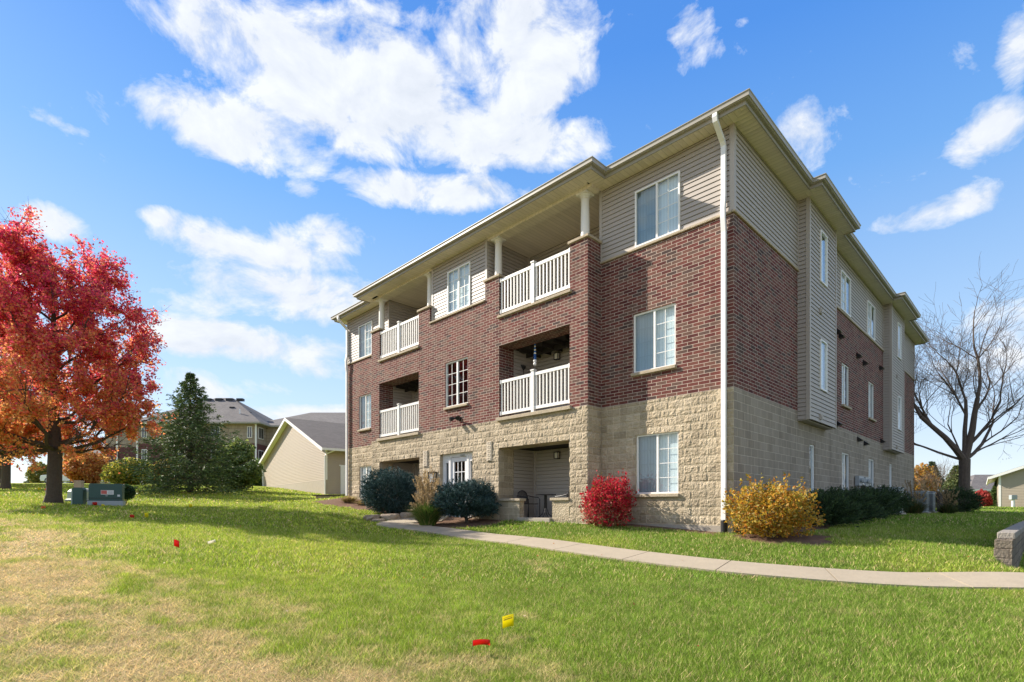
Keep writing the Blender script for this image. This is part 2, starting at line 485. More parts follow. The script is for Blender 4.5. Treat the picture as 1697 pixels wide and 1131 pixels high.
def in_building(x, y, m=0.0):
    a, b = local_xy(x, y)
    return ((a > -18.06 - m) & (a < m) & (b > -m) & (b < 22.9 + m)) | ((a > -14.85 - m) & (a < -3.66 + m) & (b > -0.6 - m) & (b < 1)) 
def in_bed(x, y):
    """planting beds of bare mulch"""
    a, b = local_xy(x, y)
    n = fbm(np.asarray(x) * 1.5, np.asarray(y) * 1.5, 5) - 0.5
    bed = ((a > -3.6) & (a < -0.3) & (b > -0.38 + n * 0.3) & (b < 0.1))
    bed |= (np.hypot(np.asarray(x) - 5.75, np.asarray(y) - 11.45) < 0.92 + n * 1.1)
    bed |= ((a > -0.5) & (a < 1.25 + n * 0.6) & (b > 0.4) & (b < 22))
    bed |= ((a > -18) & (a < -8.6) & (b > -1.9 + n * 0.8) & (b < 0.1))
    bed |= (np.hypot((np.asarray(x) + 1.4), (np.asarray(y) - 16.7)) < 1.25 + n * 0.5)
    bed |= (np.hypot((np.asarray(x) + 2.75), (np.asarray(y) - 16.75)) < 0.75 + n * 0.3)
    return bed

def dry_mask(x, y):
    x = np.asarray(x, float); y = np.asarray(y, float)
    s = (x + 2.3) * -0.563 + (y - 6.9) * -0.826
    big = sstep(-1.4, 2.0, s) * sstep(30, 10, y)
    left = sstep(-6, -11, x) * sstep(24, 14, y) * 0.30
    n = fbm(x * 0.95 + 0.5 * y, y * 1.3, 1, 6) + 0.18 * (fbm(x * 11, y * 11, 71, 3) - 0.5); n2 = fbm(x * 4.3, y * 4.3, 9, 5)
    m_ = np.clip(big + left, 0, 1)
    d = sstep(0.66, 0.34, n * 0.55 + n2 * 0.45 + 0.30 - 0.375 * m_)
    thin = sstep(0.66, 0.80, fbm(x * 1.1, y * 1.1, 21, 5)) * 0.5 * sstep(16, 6, y)
    return np.clip(d * (0.10 + 0.80 * m_) + thin, 0, 1)
GREEN = np.array((0.41, 0.50, 0.052)); GREEN2 = np.array((0.22, 0.335, 0.042)); DRY = np.array((0.84, 0.63, 0.33)); YEL = np.array((0.58, 0.55, 0.085))
def lawn_col(x, y):
    d = dry_mask(x, y)[:, None]
    g = fbm(np.asarray(x) * 0.4, np.asarray(y) * 0.4, 33, 4)[:, None]
    right = sstep(-3, 4, np.asarray(x) + 0.15 * np.asarray(y))[:, None]
    c = GREEN2 * right + GREEN * (1 - right)
    c = c * (0.82 + 0.36 * g) + (YEL - c) * sstep(0.5, 0.8, g) * 0.35
    return c * (1 - d) + DRY * d
SUN_E, SKY_S, EXPO, CLOUD, SKY_SAT, SKY_VAL = 4.3, 0.15, 1.2, 2.7, 1.15, 1.0
# ------------------------------------------------------------------ ground, path, grass
def axis(lo, hi, step, far_lo, far_hi, grow=1.12):
    mid = list(np.arange(lo, hi + 1e-6, step))
    s, p, L = step, lo, []
    while p > far_lo:
        s *= grow; p -= s; L.append(p)
    s, p, R = step, mid[-1], []
    while p < far_hi:
        s *= grow; p += s; R.append(p)
    return np.array(L[::-1] + mid + R)
gx = axis(-16, 13, 0.13, -700, 700); gy = axis(3.2, 23, 0.13, -60, 1200)
GX, GY = np.meshgrid(gx, gy)
GZ = zg(GX, GY)
GZ = np.where(in_building(GX, GY, -0.12), -1.3, GZ)       # nothing of the lawn inside the house
GV = np.c_[GX.ravel(), GY.ravel(), GZ.ravel()]
nx, ny = len(gx), len(gy)
idx = np.arange(nx * ny).reshape(ny, nx)
GF = np.c_[idx[:-1, :-1].ravel(), idx[:-1, 1:].ravel(), idx[1:, 1:].ravel(), idx[1:, :-1].ravel()]
gc = lawn_col(GV[:, 0], GV[:, 1]) * np.where(GV[:, 1] < 30, 0.42, 0.62)[:, None]
bed = in_bed(GV[:, 0], GV[:, 1])
gc[path_dist(GV[:, 0], GV[:, 1]) < HALF + 0.06] = np.array((0.12, 0.10, 0.06))
gc[bed] = np.array((0.17, 0.105, 0.07))
ground = np_mesh("lawn", GV, GF, gc, "ground")
ground.data.polygons.foreach_set("use_smooth", np.ones(len(GF), dtype=bool))
tag(ground, kind="structure")

# concrete walk, slab joints as real gaps
pb = MB()
tang = np.gradient(PC, axis=0); tang /= np.linalg.norm(tang, axis=1)[:, None]
nor = np.c_[-tang[:, 1], tang[:, 0]]
dist = np.r_[0, np.cumsum(np.linalg.norm(np.diff(PC, axis=0), axis=1))]
def pz(p): return ground_z(p[0], p[1]) + 0.03
SL = 1.55
nxt = 0.0
for i in range(len(PC) - 1):
    a, b, na, nb = PC[i], PC[i + 1], nor[i], nor[i + 1]
    if dist[i + 1] >= nxt + SL:                       # leave a joint
        nxt = dist[i + 1]
        d = b - a; b = b - d / np.linalg.norm(d) * 0.018
    w = HALF + (0.12 if i > len(PC) - 60 else 0)
    A0, A1, B0, B1 = a - na * w, a + na * w, b - nb * w, b + nb * w
    t = [(p[0], p[1], pz(p)) for p in (A0, A1, B1, B0)]
    lo = [(p[0], p[1], pz(p) - 0.12) for p in (A0, A1, B1, B0)]
    pb.face(t[::-1])
    pb.face([t[0], t[3], lo[3], lo[0]]); pb.face([t[2], t[1], lo[1], lo[2]])
    pb.face([t[3], t[2], lo[2], lo[3]]); pb.face([t[1], t[0], lo[0], lo[1]])
tag(pb.build("path", "path"), kind="structure")

def scatter(n, y0, y1, margin=1.12, pad=1.0):
    y = np.sqrt(rng.random(n) * (y1 ** 2 - y0 ** 2) + y0 ** 2)
    x = (rng.random(n) * 2 - 1) * (y * 0.96 * margin + pad)
    return x, y
GVs, GFs, GCs = [], [], []
off = 0
for n, y0, y1, h, w in ((480000, 3.4, 8.0, 0.043, 0.0024), (280000, 8, 14, 0.046, 0.005), (150000, 14, 24, 0.052, 0.012), (90000, 24, 45, 0.06, 0.028)):
    x, y = scatter(n, y0, y1)
    k = ~in_building(x, y, 0.02) & ~in_bed(x, y) & (path_dist(x, y) > HALF + 0.035)
    x, y = x[k], y[k]; n = len(x)
    z = zg(x, y)
    dm = dry_mask(x, y)
    dens = rng.random(n) < (1 - 0.25 * dm)
    x, y, z, dm = x[dens], y[dens], z[dens], dm[dens]; n = len(x)
    tuft = 0.5 * fbm(x * 2.3, y * 2.3, 51, 3) + 0.5 * vnoise(x * 9, y * 9, 61)
    hh = h * (0.55 + 0.9 * rng.random(n)) * (0.7 + 0.7 * tuft)
    ang = rng.random(n) * 2 * pi
    ww = w * (0.6 + 0.8 * rng.random(n)) * (1 + 0.0 * y)
    lean = hh * (0.25 + 0.9 * rng.random(n)) * (1 + dm * 0.8)
    la = rng.random(n) * 2 * pi
    hh = hh * (1 - 0.35 * dm)
    V = np.empty((n, 3, 3))
    V[:, 0] = np.c_[x - np.cos(ang) * ww, y - np.sin(ang) * ww, z - 0.005]
    V[:, 1] = np.c_[x + np.cos(ang) * ww, y + np.sin(ang) * ww, z - 0.005]
    V[:, 2] = np.c_[x + np.cos(la) * lean, y + np.sin(la) * lean, z + hh]
    c = lawn_col(x, y)
    r = rng.random((n, 1))
    straw = (rng.random((n, 1)) < 0.10 + 0.25 * dm[:, None])
    clump = fbm(x * 5.5, y * 5.5, 77, 3)[:, None]
    c = c * (0.45 + 1.0 * r) * (0.55 + 0.9 * clump)
    c = np.where(straw, DRY * (0.7 + 0.6 * r), c)
    sprig = (rng.random((n, 1)) < 0.35 * (1 - 0.4 * dm[:, None])) & ~straw
    c = np.where(sprig, GREEN2 * (0.7 + 0.7 * r), c)
    GVs.append(V.reshape(-1, 3)); GFs.append(np.arange(off, off + 3 * n).reshape(n, 3)); GCs.append(np.repeat(c, 3, axis=0))
    off += 3 * n
tag(np_mesh("grass", np.concatenate(GVs), np.concatenate(GFs), np.concatenate(GCs), "grass", n=3),
    "short mown lawn grass, dry and straw coloured towards the camera", "grass", kind="stuff")

# ------------------------------------------------------------------ the apartment building
theta = atan2(-UY, -UX)
BLD = empty("apartment_building", (CX, CY, 0), theta,
            "three storey tan block and red brick apartment building with white balcony rails", "building")
def FR(pl):                                     # front facade: a to the left, o outwards
    return lambda a, o, z: (-a, pl - o, z)
def SD(pl):                                     # side facade: a to the back, o outwards
    return lambda a, o, z: (pl + o, a, z)
def SL_(pl):                                    # faces looking left (-x)
    return lambda a, o, z: (pl - o, a, z)
def BK(pl):
    return lambda a, o, z: (-a, pl + o, z)
def obox(mb, T, a0, a1, o0, o1, z0, z1, skip=""):
    p, q = T(a0, o0, z0), T(a1, o1, z1)
    mb.box(p[0], q[0], p[1], q[1], p[2], q[2], skip)
def oquad(mb, T, pts, uvs=None):
    mb.face([T(*p) for p in pts], uvs or [(p[0], p[2]) for p in pts])
def wall(mb, T, a0, a1, z0, z1, holes=(), o=0.0, rev=0.11):
    A = sorted({a0, a1} | {h[k] for h in holes for k in (0, 1) if a0 < h[k] < a1})
    Z = sorted({z0, z1} | {h[k] for h in holes for k in (2, 3) if z0 < h[k] < z1})
    for i in range(len(A) - 1):
        for j in range(len(Z) - 1):
            ca, cz = (A[i] + A[i + 1]) / 2, (Z[j] + Z[j + 1]) / 2
            if any(h[0] < ca < h[1] and h[2] < cz < h[3] for h in holes):
                continue
            oquad(mb, T, [(A[i], o, Z[j]), (A[i + 1], o, Z[j]), (A[i + 1], o, Z[j + 1]), (A[i], o, Z[j + 1])])
    for h in holes:
        ha, hb, hc, hd = max(h[0], a0), min(h[1], a1), max(h[2], z0), min(h[3], z1)
        r = h[4] if len(h) > 4 else rev
        if hb <= ha or hd <= hc: continue
        for a in (h[0], h[1]):
            if a0 < a < a1:
                mb.face([T(a, o, hc), T(a, o - r, hc), T(a, o - r, hd), T(a, o, hd)], [(0, hc), (r, hc), (r, hd), (0, hd)])
        for z in (h[2], h[3]):
            if z0 <= z <= z1 and not (z == z0 and h[2] < z0):
                mb.face([T(ha, o, z), T(hb, o, z), T(hb, o - r, z), T(ha, o - r, z)], [(ha, 0), (hb, 0), (hb, r), (ha, r)])
def rough_wall(mb, T, a0, a1, z0, z1, holes=(), res=0.025, amp=0.021):
    """split-faced block: each block a rough pillow standing out of recessed joints"""
    A = sorted({a0, a1} | {h[k] for h in holes for k in (0, 1) if a0 < h[k] < a1})
    Z = sorted({z0, z1} | {h[k] for h in holes for k in (2, 3) if z0 < h[k] < z1})
    for i in range(len(A) - 1):
        for j in range(len(Z) - 1):
            ca, cz = (A[i] + A[i + 1]) / 2, (Z[j] + Z[j + 1]) / 2
            if any(h[0] < ca < h[1] and h[2] < cz < h[3] for h in holes):
                continue
            na, nz = max(1, int((A[i + 1] - A[i]) / res)), max(1, int((Z[j + 1] - Z[j]) / res))
            ga, gz = np.linspace(A[i], A[i + 1], na + 1), np.linspace(Z[j], Z[j + 1], nz + 1)
            QA, QZ = np.meshgrid(ga, gz)
            row = np.floor(QZ / 0.2035)
            fz = QZ / 0.2035 - row
            fa = (QA / 0.406 + 0.5 * (row % 2)) % 1.0
            colm = np.floor(QA / 0.406 + 0.5 * (row % 2))
            ed = np.minimum(np.minimum(fz, 1 - fz) * 0.2035, np.minimum(fa, 1 - fa) * 0.406)
            pil = sstep(0.004, 0.045, ed)
            s_ = colm * 3.7 + row * 7.9
            big = fbm(QA * 7 + s_, QZ * 7 + s_, 3, 3); fine_ = fbm(QA * 21, QZ * 21, 8, 4)
            hgt = pil * (0.10 + 1.1 * np.abs(2 * big - 1) + 1.0 * np.abs(2 * fine_ - 1)) * amp
            # wall edges stay in the plane so that corners and reveals close
            if A[i] in (a0, a1) or True:
                hgt[:, 0] = 0 if any(abs(A[i] - q) < 1e-6 for q in [a0, a1] + [h[k] for h in holes for k in (0, 1)]) and not any(abs(A[i] - q) < 1e-6 for q in A[1:-1] if not any(h[2] < cz < h[3] for h in holes)) else hgt[:, 0]
            if abs(A[i] - a0) < 1e-6: hgt[:, 0] = 0
            if abs(A[i + 1] - a1) < 1e-6: hgt[:, -1] = 0
            for y_ in range(nz):
                for x_ in range(na):
                    q = [(ga[x_], gz[y_], hgt[y_, x_]), (ga[x_ + 1], gz[y_], hgt[y_, x_ + 1]), (ga[x_ + 1], gz[y_ + 1], hgt[y_ + 1, x_ + 1]), (ga[x_], gz[y_ + 1], hgt[y_ + 1, x_])]
                    mb.face([T(p[0], p[2], p[1]) for p in q], [(p[0], p[1]) for p in q], True)
    # reveals of the openings
    for h in holes:
        r = h[4] if len(h) > 4 else 0.11
        for a in (h[0], h[1]):
            mb.face([T(a, 0.012, h[2]), T(a, -r, h[2]), T(a, -r, h[3]), T(a, 0.012, h[3])], [(0, h[2]), (r, h[2]), (r, h[3]), (0, h[3])])
        for z in (h[2], h[3]):
            mb.face([T(h[0], 0.012, z), T(h[1], 0.012, z), T(h[1], -r, z), T(h[0], -r, z)], [(h[0], 0), (h[1], 0), (h[1], r), (h[0], r)])
LAP = 0.118
def laps(mb, T, a0, a1, z0, z1, holes=(), o=0.0, lap=LAP, lip=0.017):
    z = z0
    while z < z1 - 0.01:
        zt = min(z + lap, z1)
        iv = [(a0, a1)]
        for h in holes:
            if h[2] < zt - lap * 0.4 and h[3] > z + lap * 0.4:
                nv = []
                for s, e in iv:
                    if h[1] <= s or h[0] >= e: nv.append((s, e)); continue
                    if h[0] > s: nv.append((s, h[0]))
                    if h[1] < e: nv.append((h[1], e))
                iv = nv
        for s, e in iv:
            g = zt - lap * 0.10
            oquad(mb, T, [(s, o + lip, z), (e, o + lip, z), (e, o + 0.002, g), (s, o + 0.002, g)])
            oquad(mb, T, [(s, o + 0.002, g), (e, o + 0.002, g), (e, o - 0.03, g), (s, o - 0.03, g)])      # added groove under the next board, shaped to hold a dark shade line
            oquad(mb, T, [(s, o - 0.03, g), (e, o - 0.03, g), (e, o - 0.03, zt), (s, o - 0.03, zt)])
            oquad(mb, T, [(s, o - 0.03, z), (e, o - 0.03, z), (e, o + lip, z), (s, o + lip, z)])
        z = zt
GZ0, B0, T0, S0 = -1.15, 2.74, 6.70, 8.71        # footing, block top, brick top, soffit
WL, WD = 18.06, 22.9

# window openings: (a0, a1, z0, z1)
fw = {"rt": (1.30, 2.56, 6.76, 8.22), "rm": (1.43, 2.64, 3.51, 5.05), "rg": (1.35, 2.55, 0.35, 1.88),
      "lt": (15.79, 16.97, 6.70, 8.18), "lm": (15.93, 16.99, 3.51, 5.03), "lg": (15.88, 16.93, 0.42, 1.85),
      "ct": (8.60, 9.82, 6.77, 8.24), "cm": (8.63, 9.86, 3.49, 5.05)}
DOOR = (8.40, 10.15, -0.36, 1.87)
NG, NGL = (4.29, 7.12, -0.33, 1.87), (11.42, 14.21, -0.33, 1.87)
NM, NML = (4.28, 7.12, 2.80, 5.07), (11.46, 14.25, 2.80, 5.05)
D = 0.60
f0, f1 = FR(0), FR(-D)
# --- block base
mb = MB()
rough_wall(mb, f0, 0, 3.66, GZ0, B0, [fw["rg"]])
rough_wall(mb, f0, 14.85, WL, GZ0, B0, [fw["lg"]])
rough_wall(mb, f1, 3.66, 14.85, GZ0, B0, [(*NG, 0.645), (*NGL, 0.645), (*DOOR, 0.22)])
for s, pl in ((SD, -3.66), (SL_, -14.85)):
    rough_wall(mb, s(pl), -D, 0, GZ0, B0)
mb.build("front_block_wall", "split_block", BLD)
# low patio walls
for a0, a1 in ((4.28, 4.92), (6.22, 7.13), (11.41, 12.0), (13.3, 14.22)):
    mb = MB(); obox(mb, f1, a0, a1, -0.20, -0.004, -0.6, 0.20); lw = mb.build("patio_low_wall", "split_block", BLD)
    mb = MB(); obox(mb, f1, a0 - (0.0 if a0 < 5 or 11 < a0 < 12.5 else 0.05), a1 + (0.05 if a0 < 5 or 11 < a0 < 12.5 else 0.0), -0.23, 0.05, 0.20, 0.275)
    mb.build("cap", "stone_trim", lw, bevel=0.008)
mb = MB()
sd = SD(0)
gw = [(5.45, 5.95, 0.41, 1.90), (8.95, 9.95, 0.43, 1.92), (12.8, 13.8, 0.43, 1.95), (16.72, 17.3, 0.43, 1.97)]
wall(mb, sd, 0, WD, GZ0, B0, gw, rev=0.13)
mb.build("side_block_wall", "smooth_block", BLD)
mb = MB()
wall(mb, SL_(-WL), 0, WD, GZ0, B0); wall(mb, BK(WD), 0, WL, GZ0, B0)
mb.build("rear_block_wall", "smooth_block", BLD)
# --- brick
mb = MB()
wall(mb, f0, 0, 3.66, B0, T0, [fw["rm"]])
wall(mb, f0, 14.85, WL, B0, T0 - 0.06, [fw["lm"]])
TOPO, TOPL = (4.27, 7.12, 6.0, 9.0, 0.30), (11.47, 14.22, 6.0, 9.0, 0.30)
CEN = (7.77, 10.78, 6.64, 9.0, 0.12)
wall(mb, f1, 3.66, 14.85, B0, 7.25, [(*NM, 0.645), (*NML, 0.645), fw["cm"], TOPO, TOPL, CEN])
for s, pl in ((SD, -3.66), (SL_, -14.85)):
    wall(mb, s(pl), -D, 0, B0, 7.25)
for a0, a1 in ((3.66, 4.27), (7.12, 7.77), (10.78, 11.47), (14.22, 14.85)):   # backs of the piers
    wall(mb, BK(-0.02), a0, a1, 5.9, 7.25)
    mb.face([(-a1, -D, 7.25), (-a0, -D, 7.25), (-a0, -0.02, 7.25), (-a1, -0.02, 7.25)])
for x, s in ((4.27, SL_), (7.12, SD), (11.47, SL_), (14.22, SD)):
    wall(mb, s(-x), -D + 0.30, -0.02, 6.0, 7.25)
mb.build("front_brick_wall", "brick", BLD)
mb = MB()
mw = [(8.93, 9.93, 3.57, 5.03), (12.77, 13.78, 3.57, 5.03)]
BAY1, BAY2, BO, BZ = (4.36, 6.97), (15.42, 18.12), 0.30, 2.50
wall(mb, sd, 0, WD, B0, T0, mw)
mb.build("side_brick_wall", "brick", BLD)
mb = MB()
wall(mb, SL_(-WL), 0, WD, B0, T0); wall(mb, BK(WD), 0, WL, B0, T0)
mb.build("rear_brick_wall", "brick", BLD)
# --- siding of the top storey
tw = [(8.70, 9.95, 6.79, 8.14), (12.45, 13.72, 6.78, 8.12)]
mb = MB()
laps(mb, f0, 0.09, 3.62, T0 + 0.06, S0, [fw["rt"]])
mb.build("front_siding", "siding", BLD); mb = MB()
laps(mb, f0, 14.55, WL - 0.09, T0 + 0.0, S0, [fw["lt"]])
mb.build("front_siding", "siding", BLD); mb = MB()
fc = FR(-0.50)
laps(mb, fc, 7.87, 10.68, 6.70, S0, [fw["ct"]])
mb.build("front_siding", "siding", BLD)
mb = MB()
for s_, e_, h_ in ((0.09, BAY1[0], []), (BAY1[1], BAY2[0], tw), (BAY2[1], WD - 0.09, [])):
    laps(mb, sd, s_, e_, T0 + 0.06, S0, h_); mb.build("side_siding", "siding", BLD); mb = MB()
laps(mb, SL_(-WL), 0.09, WD, T0, S0); laps(mb, BK(WD), 0, WL, T0, S0)
mb.build("rear_siding", "siding", BLD)
# bays of the side facade
for (v0, v1), wl in ((BAY1, [(5.31, 5.95, 6.62, 8.14), (5.29, 5.93, 3.46, 4.94)]), (BAY2, [(16.6, 17.3, 6.65, 8.2), (16.6, 17.3, 3.46, 4.94)])):
    mb = MB()
    laps(mb, SD(BO), v0 + 0.08, v1 - 0.05, BZ, S0, wl)
    laps(mb, FR(v0), -(BO - 0.08), 0.0, BZ, S0)
    laps(mb, BK(v1), -(BO - 0.08), 0.0, BZ, S0)
    bay = mb.build("bay", "siding", BLD)
    mb = MB()
    mb.box(BO - 0.08, BO + 0.022, v0 - 0.022, v0 + 0.08, BZ - 0.02, S0 - 0.002); mb.build("trim", "trim", bay); mb = MB(); mb.box(BO - 0.05, BO + 0.022, v1 - 0.05, v1 + 0.022, BZ - 0.02, S0 - 0.002); mb.build("trim", "trim", bay); mb = MB()
    mb.box(0.005, BO - 0.08, v0 + 0.004, v1 - 0.004, BZ - 0.03, BZ - 0.004)
    mb.build("underside", "trim", bay)
    for z in (5.76, 2.66):
        mb = MB(); obox(mb, SD(BO), v0 + 0.9, v0 + 1.06, 0.01, 0.05, z - 0.08, z + 0.08); obox(mb, SD(BO), v0 + 0.94, v0 + 1.02, 0.05, 0.075, z - 0.05, z + 0.05)
        mb.build("vent_cover", "trim", bay)
# corner boards and frieze
class Each(MB):
    """every box its own part"""
    def box(self, *a):
        q = MB(); q.box(*a); q.build("corner_trim", "trim", BLD)
mb = Each()
mb.box(-0.09, 0.022, -0.022, 0.09, T0 + 0.06, S0 - 0.002)
mb.box(-WL - 0.022, -WL + 0.09, -0.022, 0.09, T0 + 0.0, S0 - 0.002)
mb.box(-0.09, 0.022, WD - 0.09, WD + 0.022, T0 + 0.06, S0 - 0.002)
for a, y in ((3.66, 0), (14.50, 0)):
    obox(mb, FR(y), a - 0.04, a + 0.045, -0.04, 0.022, T0 + 0.06, S0 - 0.002)
for a in (7.82, 10.73):
    obox(mb, fc, a - 0.05, a + 0.05, -0.05, 0.022, 6.70, S0 - 0.002)
for v in (BAY1[0], BAY1[1], BAY2[0], BAY2[1]):
    mb.box(0.0, 0.03, v - 0.03 if v in (BAY1[0], BAY2[0]) else v, v if v in (BAY1[0], BAY2[0]) else v + 0.03, T0 + 0.06, S0 - 0.004)
# stone bands, sills, ledges
def stone(T, a0, a1, z0, z1, o0=-0.05, o1=0.05, name="stone_band", parent=None):
    m_ = MB(); obox(m_, T, a0, a1, o0, o1, z0, z1)
    return m_.build(name, "stone_trim", parent or BLD, bevel=0.012)
stone(f0, 0.0, 3.66, T0 - 0.0, T0 + 0.06, o1=0.045)
stone(SD(0), -0.045, BAY1[0], T0, T0 + 0.06, o1=0.045); stone(SD(0), BAY1[1], BAY2[0], T0, T0 + 0.06, o1=0.045); stone(SD(0), BAY2[1], WD, T0, T0 + 0.06, o1=0.045)
stone(f0, 14.85, WL, T0 - 0.06, T0, o1=0.045)
stone(f1, 7.775, 10.775, 6.64, 6.70, o0=-0.12, o1=0.05)
for a0, a1, z in ((4.2, 7.15, 6.0), (11.4, 14.25, 6.0)):
    stone(f1, a0, a1, z - 0.075, z + 0.004, o0=-0.31, o1=0.07, name="balcony_sill")
for a0, a1, z in ((4.2, 7.17, B0 + 0.06), (11.38, 14.32, B0 + 0.06)):
    stone(f1, a0, a1, z - 0.10, z + 0.004, o0=-0.10, o1=0.09, name="balcony_sill")
for a0, a1 in ((3.66, 4.27), (7.12, 7.77), (10.78, 11.47), (14.22, 14.85)):
    mb = MB(); mb.box(-a1 - 0.05, -a0 + 0.05, -D - 0.05, 0.0 if a0 < 4 or a0 > 14 else -0.03, 7.254, 7.33)
    mb.build("pier_cap", "stone_trim", BLD, bevel=0.012)

# --- balcony recesses
def recess(a0, a1, y0, y1, z0, z1, floor_mat, ceil_mat, name):
    m_ = MB()
    laps(m_, FR(y1), a0, a1, z0, z1); laps(m_, SD(-a1), y0, y1, z0, z1); laps(m_, SL_(-a0), y0, y1, z0, z1)
    r = m_.build(name, "siding", BLD)
    m_ = MB(); m_.box(-a1 - 0.03, -a1 + 0.06, y1 - 0.06, y1 + 0.03, z0, z1 - 0.01); m_.build("trim", "trim", r); m_ = MB()
    m_.box(-a0 - 0.06, -a0 + 0.03, y1 - 0.06, y1 + 0.03, z0, z1 - 0.01); m_.build("trim", "trim", r)
    m_ = MB(); m_.face([(-a1, -D - (0.002 if z1 > 8 else -0.02), z1), (-a0, -D - (0.002 if z1 > 8 else -0.02), z1), (-a0, y1, z1), (-a1, y1, z1)], [(0, 0), (a1 - a0, 0), (a1 - a0, 2), (0, 2)])
    m_.build("ceiling", ceil_mat, r)
    m_ = MB(); m_.box(-a1, -a0, -D + 0.03, y1 - 0.003, z0 - 0.15, z0); m_.build("floor", floor_mat, r)
    # sliding patio door in the back wall, mostly hidden by the rail
    m_ = MB(); da = a0 + 0.25
    obox(m_, FR(y1), da, da + 0.07, 0.0, 0.05, z0, z0 + 2.05); obox(m_, FR(y1), da + 0.95, da + 1.02, 0.0, 0.05, z0, z0 + 2.05)
    obox(m_, FR(y1), da, da + 1.02, 0.0, 0.05, z0 + 2.05, z0 + 2.12)
    if z0 > 1: m_.build("patio_door_frame", "white", r)
    return r
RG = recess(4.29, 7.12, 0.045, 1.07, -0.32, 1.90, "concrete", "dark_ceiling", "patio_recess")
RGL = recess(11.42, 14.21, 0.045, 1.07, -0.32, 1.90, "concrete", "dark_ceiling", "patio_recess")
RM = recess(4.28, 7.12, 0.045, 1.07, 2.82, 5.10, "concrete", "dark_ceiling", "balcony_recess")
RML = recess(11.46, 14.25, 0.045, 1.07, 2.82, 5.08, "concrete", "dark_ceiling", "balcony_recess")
RT = recess(3.70, 7.77, -0.02, 1.45, 6.0, 8.712, "concrete", "soffit", "balcony_recess")
RTL = recess(10.78, 14.46, -0.02, 1.45, 6.0, 8.712, "concrete", "soffit", "balcony_recess")
# side walls of the middle top room run forward to its front
mb = MB()
laps(mb, SD(-7.77), -0.5, -0.02, 6.64, S0); mb.build("room_side_siding", "siding", BLD); mb = MB(); laps(mb, SL_(-10.78), -0.5, -0.02, 6.64, S0)
mb.build("room_side_siding", "siding", BLD)
mb = MB(); obox(mb, f1, NG[0] + 0.64, NG[1] - 0.9, -0.3, 0.10, -0.6, -0.30); mb.build("patio_step", "concrete", BLD, bevel=0.01)
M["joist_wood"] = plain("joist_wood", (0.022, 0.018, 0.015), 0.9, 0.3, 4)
# joists under the ceilings
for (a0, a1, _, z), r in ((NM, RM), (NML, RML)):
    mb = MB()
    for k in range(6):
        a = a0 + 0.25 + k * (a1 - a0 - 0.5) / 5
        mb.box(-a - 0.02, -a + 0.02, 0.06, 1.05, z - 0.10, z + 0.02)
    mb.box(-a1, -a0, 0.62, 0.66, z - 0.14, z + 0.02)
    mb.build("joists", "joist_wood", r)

# --- windows
def window(T, w, kind="slider", recess_o=-0.03, sill=True, blind=True):
    a0, a1, z0, z1 = w[:4]
    o0, o1 = recess_o - 0.07, recess_o
    fwid = 0.043
    m_ = MB()
    obox(m_, T, a0, a0 + fwid, o0, o1, z0, z1); obox(m_, T, a1 - fwid, a1, o0, o1, z0, z1)
    obox(m_, T, a0 + fwid, a1 - fwid, o0, o1, z0, z0 + fwid); obox(m_, T, a0 + fwid, a1 - fwid, o0, o1, z1 - fwid, z1)
    am = (a0 + a1) / 2
    sw = 0.026 if kind != "pair" else 0.036
    if kind != "single":
        obox(m_, T, am - sw, am + sw, o0, o1 - 0.008, z0 + fwid, z1 - fwid)
    fr = m_.build("window", "white", BLD)
    halves = [(a0 + fwid, am - sw, False), (am + sw, a1 - fwid, kind == "slider")] if kind != "single" else [(a0 + fwid, a1 - fwid, False)]
    for h0, h1, scr in halves:
        m_ = MB(); oquad(m_, T, [(h0, o1 - 0.035, z0 + fwid), (h1, o1 - 0.035, z0 + fwid), (h1, o1 - 0.035, z1 - fwid), (h0, o1 - 0.035, z1 - fwid)])
        m_.build("pane", "glass_screen" if scr else "glass", fr)
        m_ = MB(); g = 0.008
        go = (o1 - 0.033, o1 - 0.022) if not scr else (o1 - 0.058, o1 - 0.047)
        rows = 4
        if kind != "single":
            hm = (h0 + h1) / 2
            obox(m_, T, hm - g, hm + g, go[0], go[1], z0 + fwid, z1 - fwid)
        for k in range(1, rows):
            z = z0 + fwid + (z1 - z0 - 2 * fwid) * k / rows
            obox(m_, T, h0, h1, go[0] + 0.0015, go[1] - 0.0015, z - g, z + g)
        if kind != "single": m_.build("grille", "white", fr)
    if blind:
        m_ = MB(); oquad(m_, T, [(a0, o0 - 0.05, z0), (a1, o0 - 0.05, z0), (a1, o0 - 0.05, z1), (a0, o0 - 0.05, z1)])
        m_.build("blind", "blind", fr)
    if sill:
        m_ = MB(); obox(m_, T, a0 - 0.03, a1 + 0.03, -0.05, 0.075, z0 - 0.085, z0 - 0.003)
        m_.build("sill", "stone_trim", fr, bevel=0.012)
    return fr
window(f0, fw["rt"], recess_o=0.045, sill=False); window(f0, fw["rm"]); window(f0, fw["rg"])
window(f0, fw["lt"], recess_o=0.045, sill=False); window(f0, fw["lm"]); window(f0, fw["lg"], "pair")
window(fc, fw["ct"], "pair", 0.045, False, True); window(f1, fw["cm"], "pair", blind=False)  # pale blind added to the top centre panes, standing in for reflected sky
for w in tw: window(sd, w, recess_o=0.045, sill=False)
for w in mw: window(sd, w)
for w in gw: window(sd, w, "slider" if w[1] - w[0] > 0.8 else "single")
for w in [(5.31, 5.95, 6.62, 8.14), (5.29, 5.93, 3.46, 4.94), (16.6, 17.3, 6.65, 8.2), (16.6, 17.3, 3.46, 4.94)]:
    window(SD(BO), w, "single", 0.045, False)

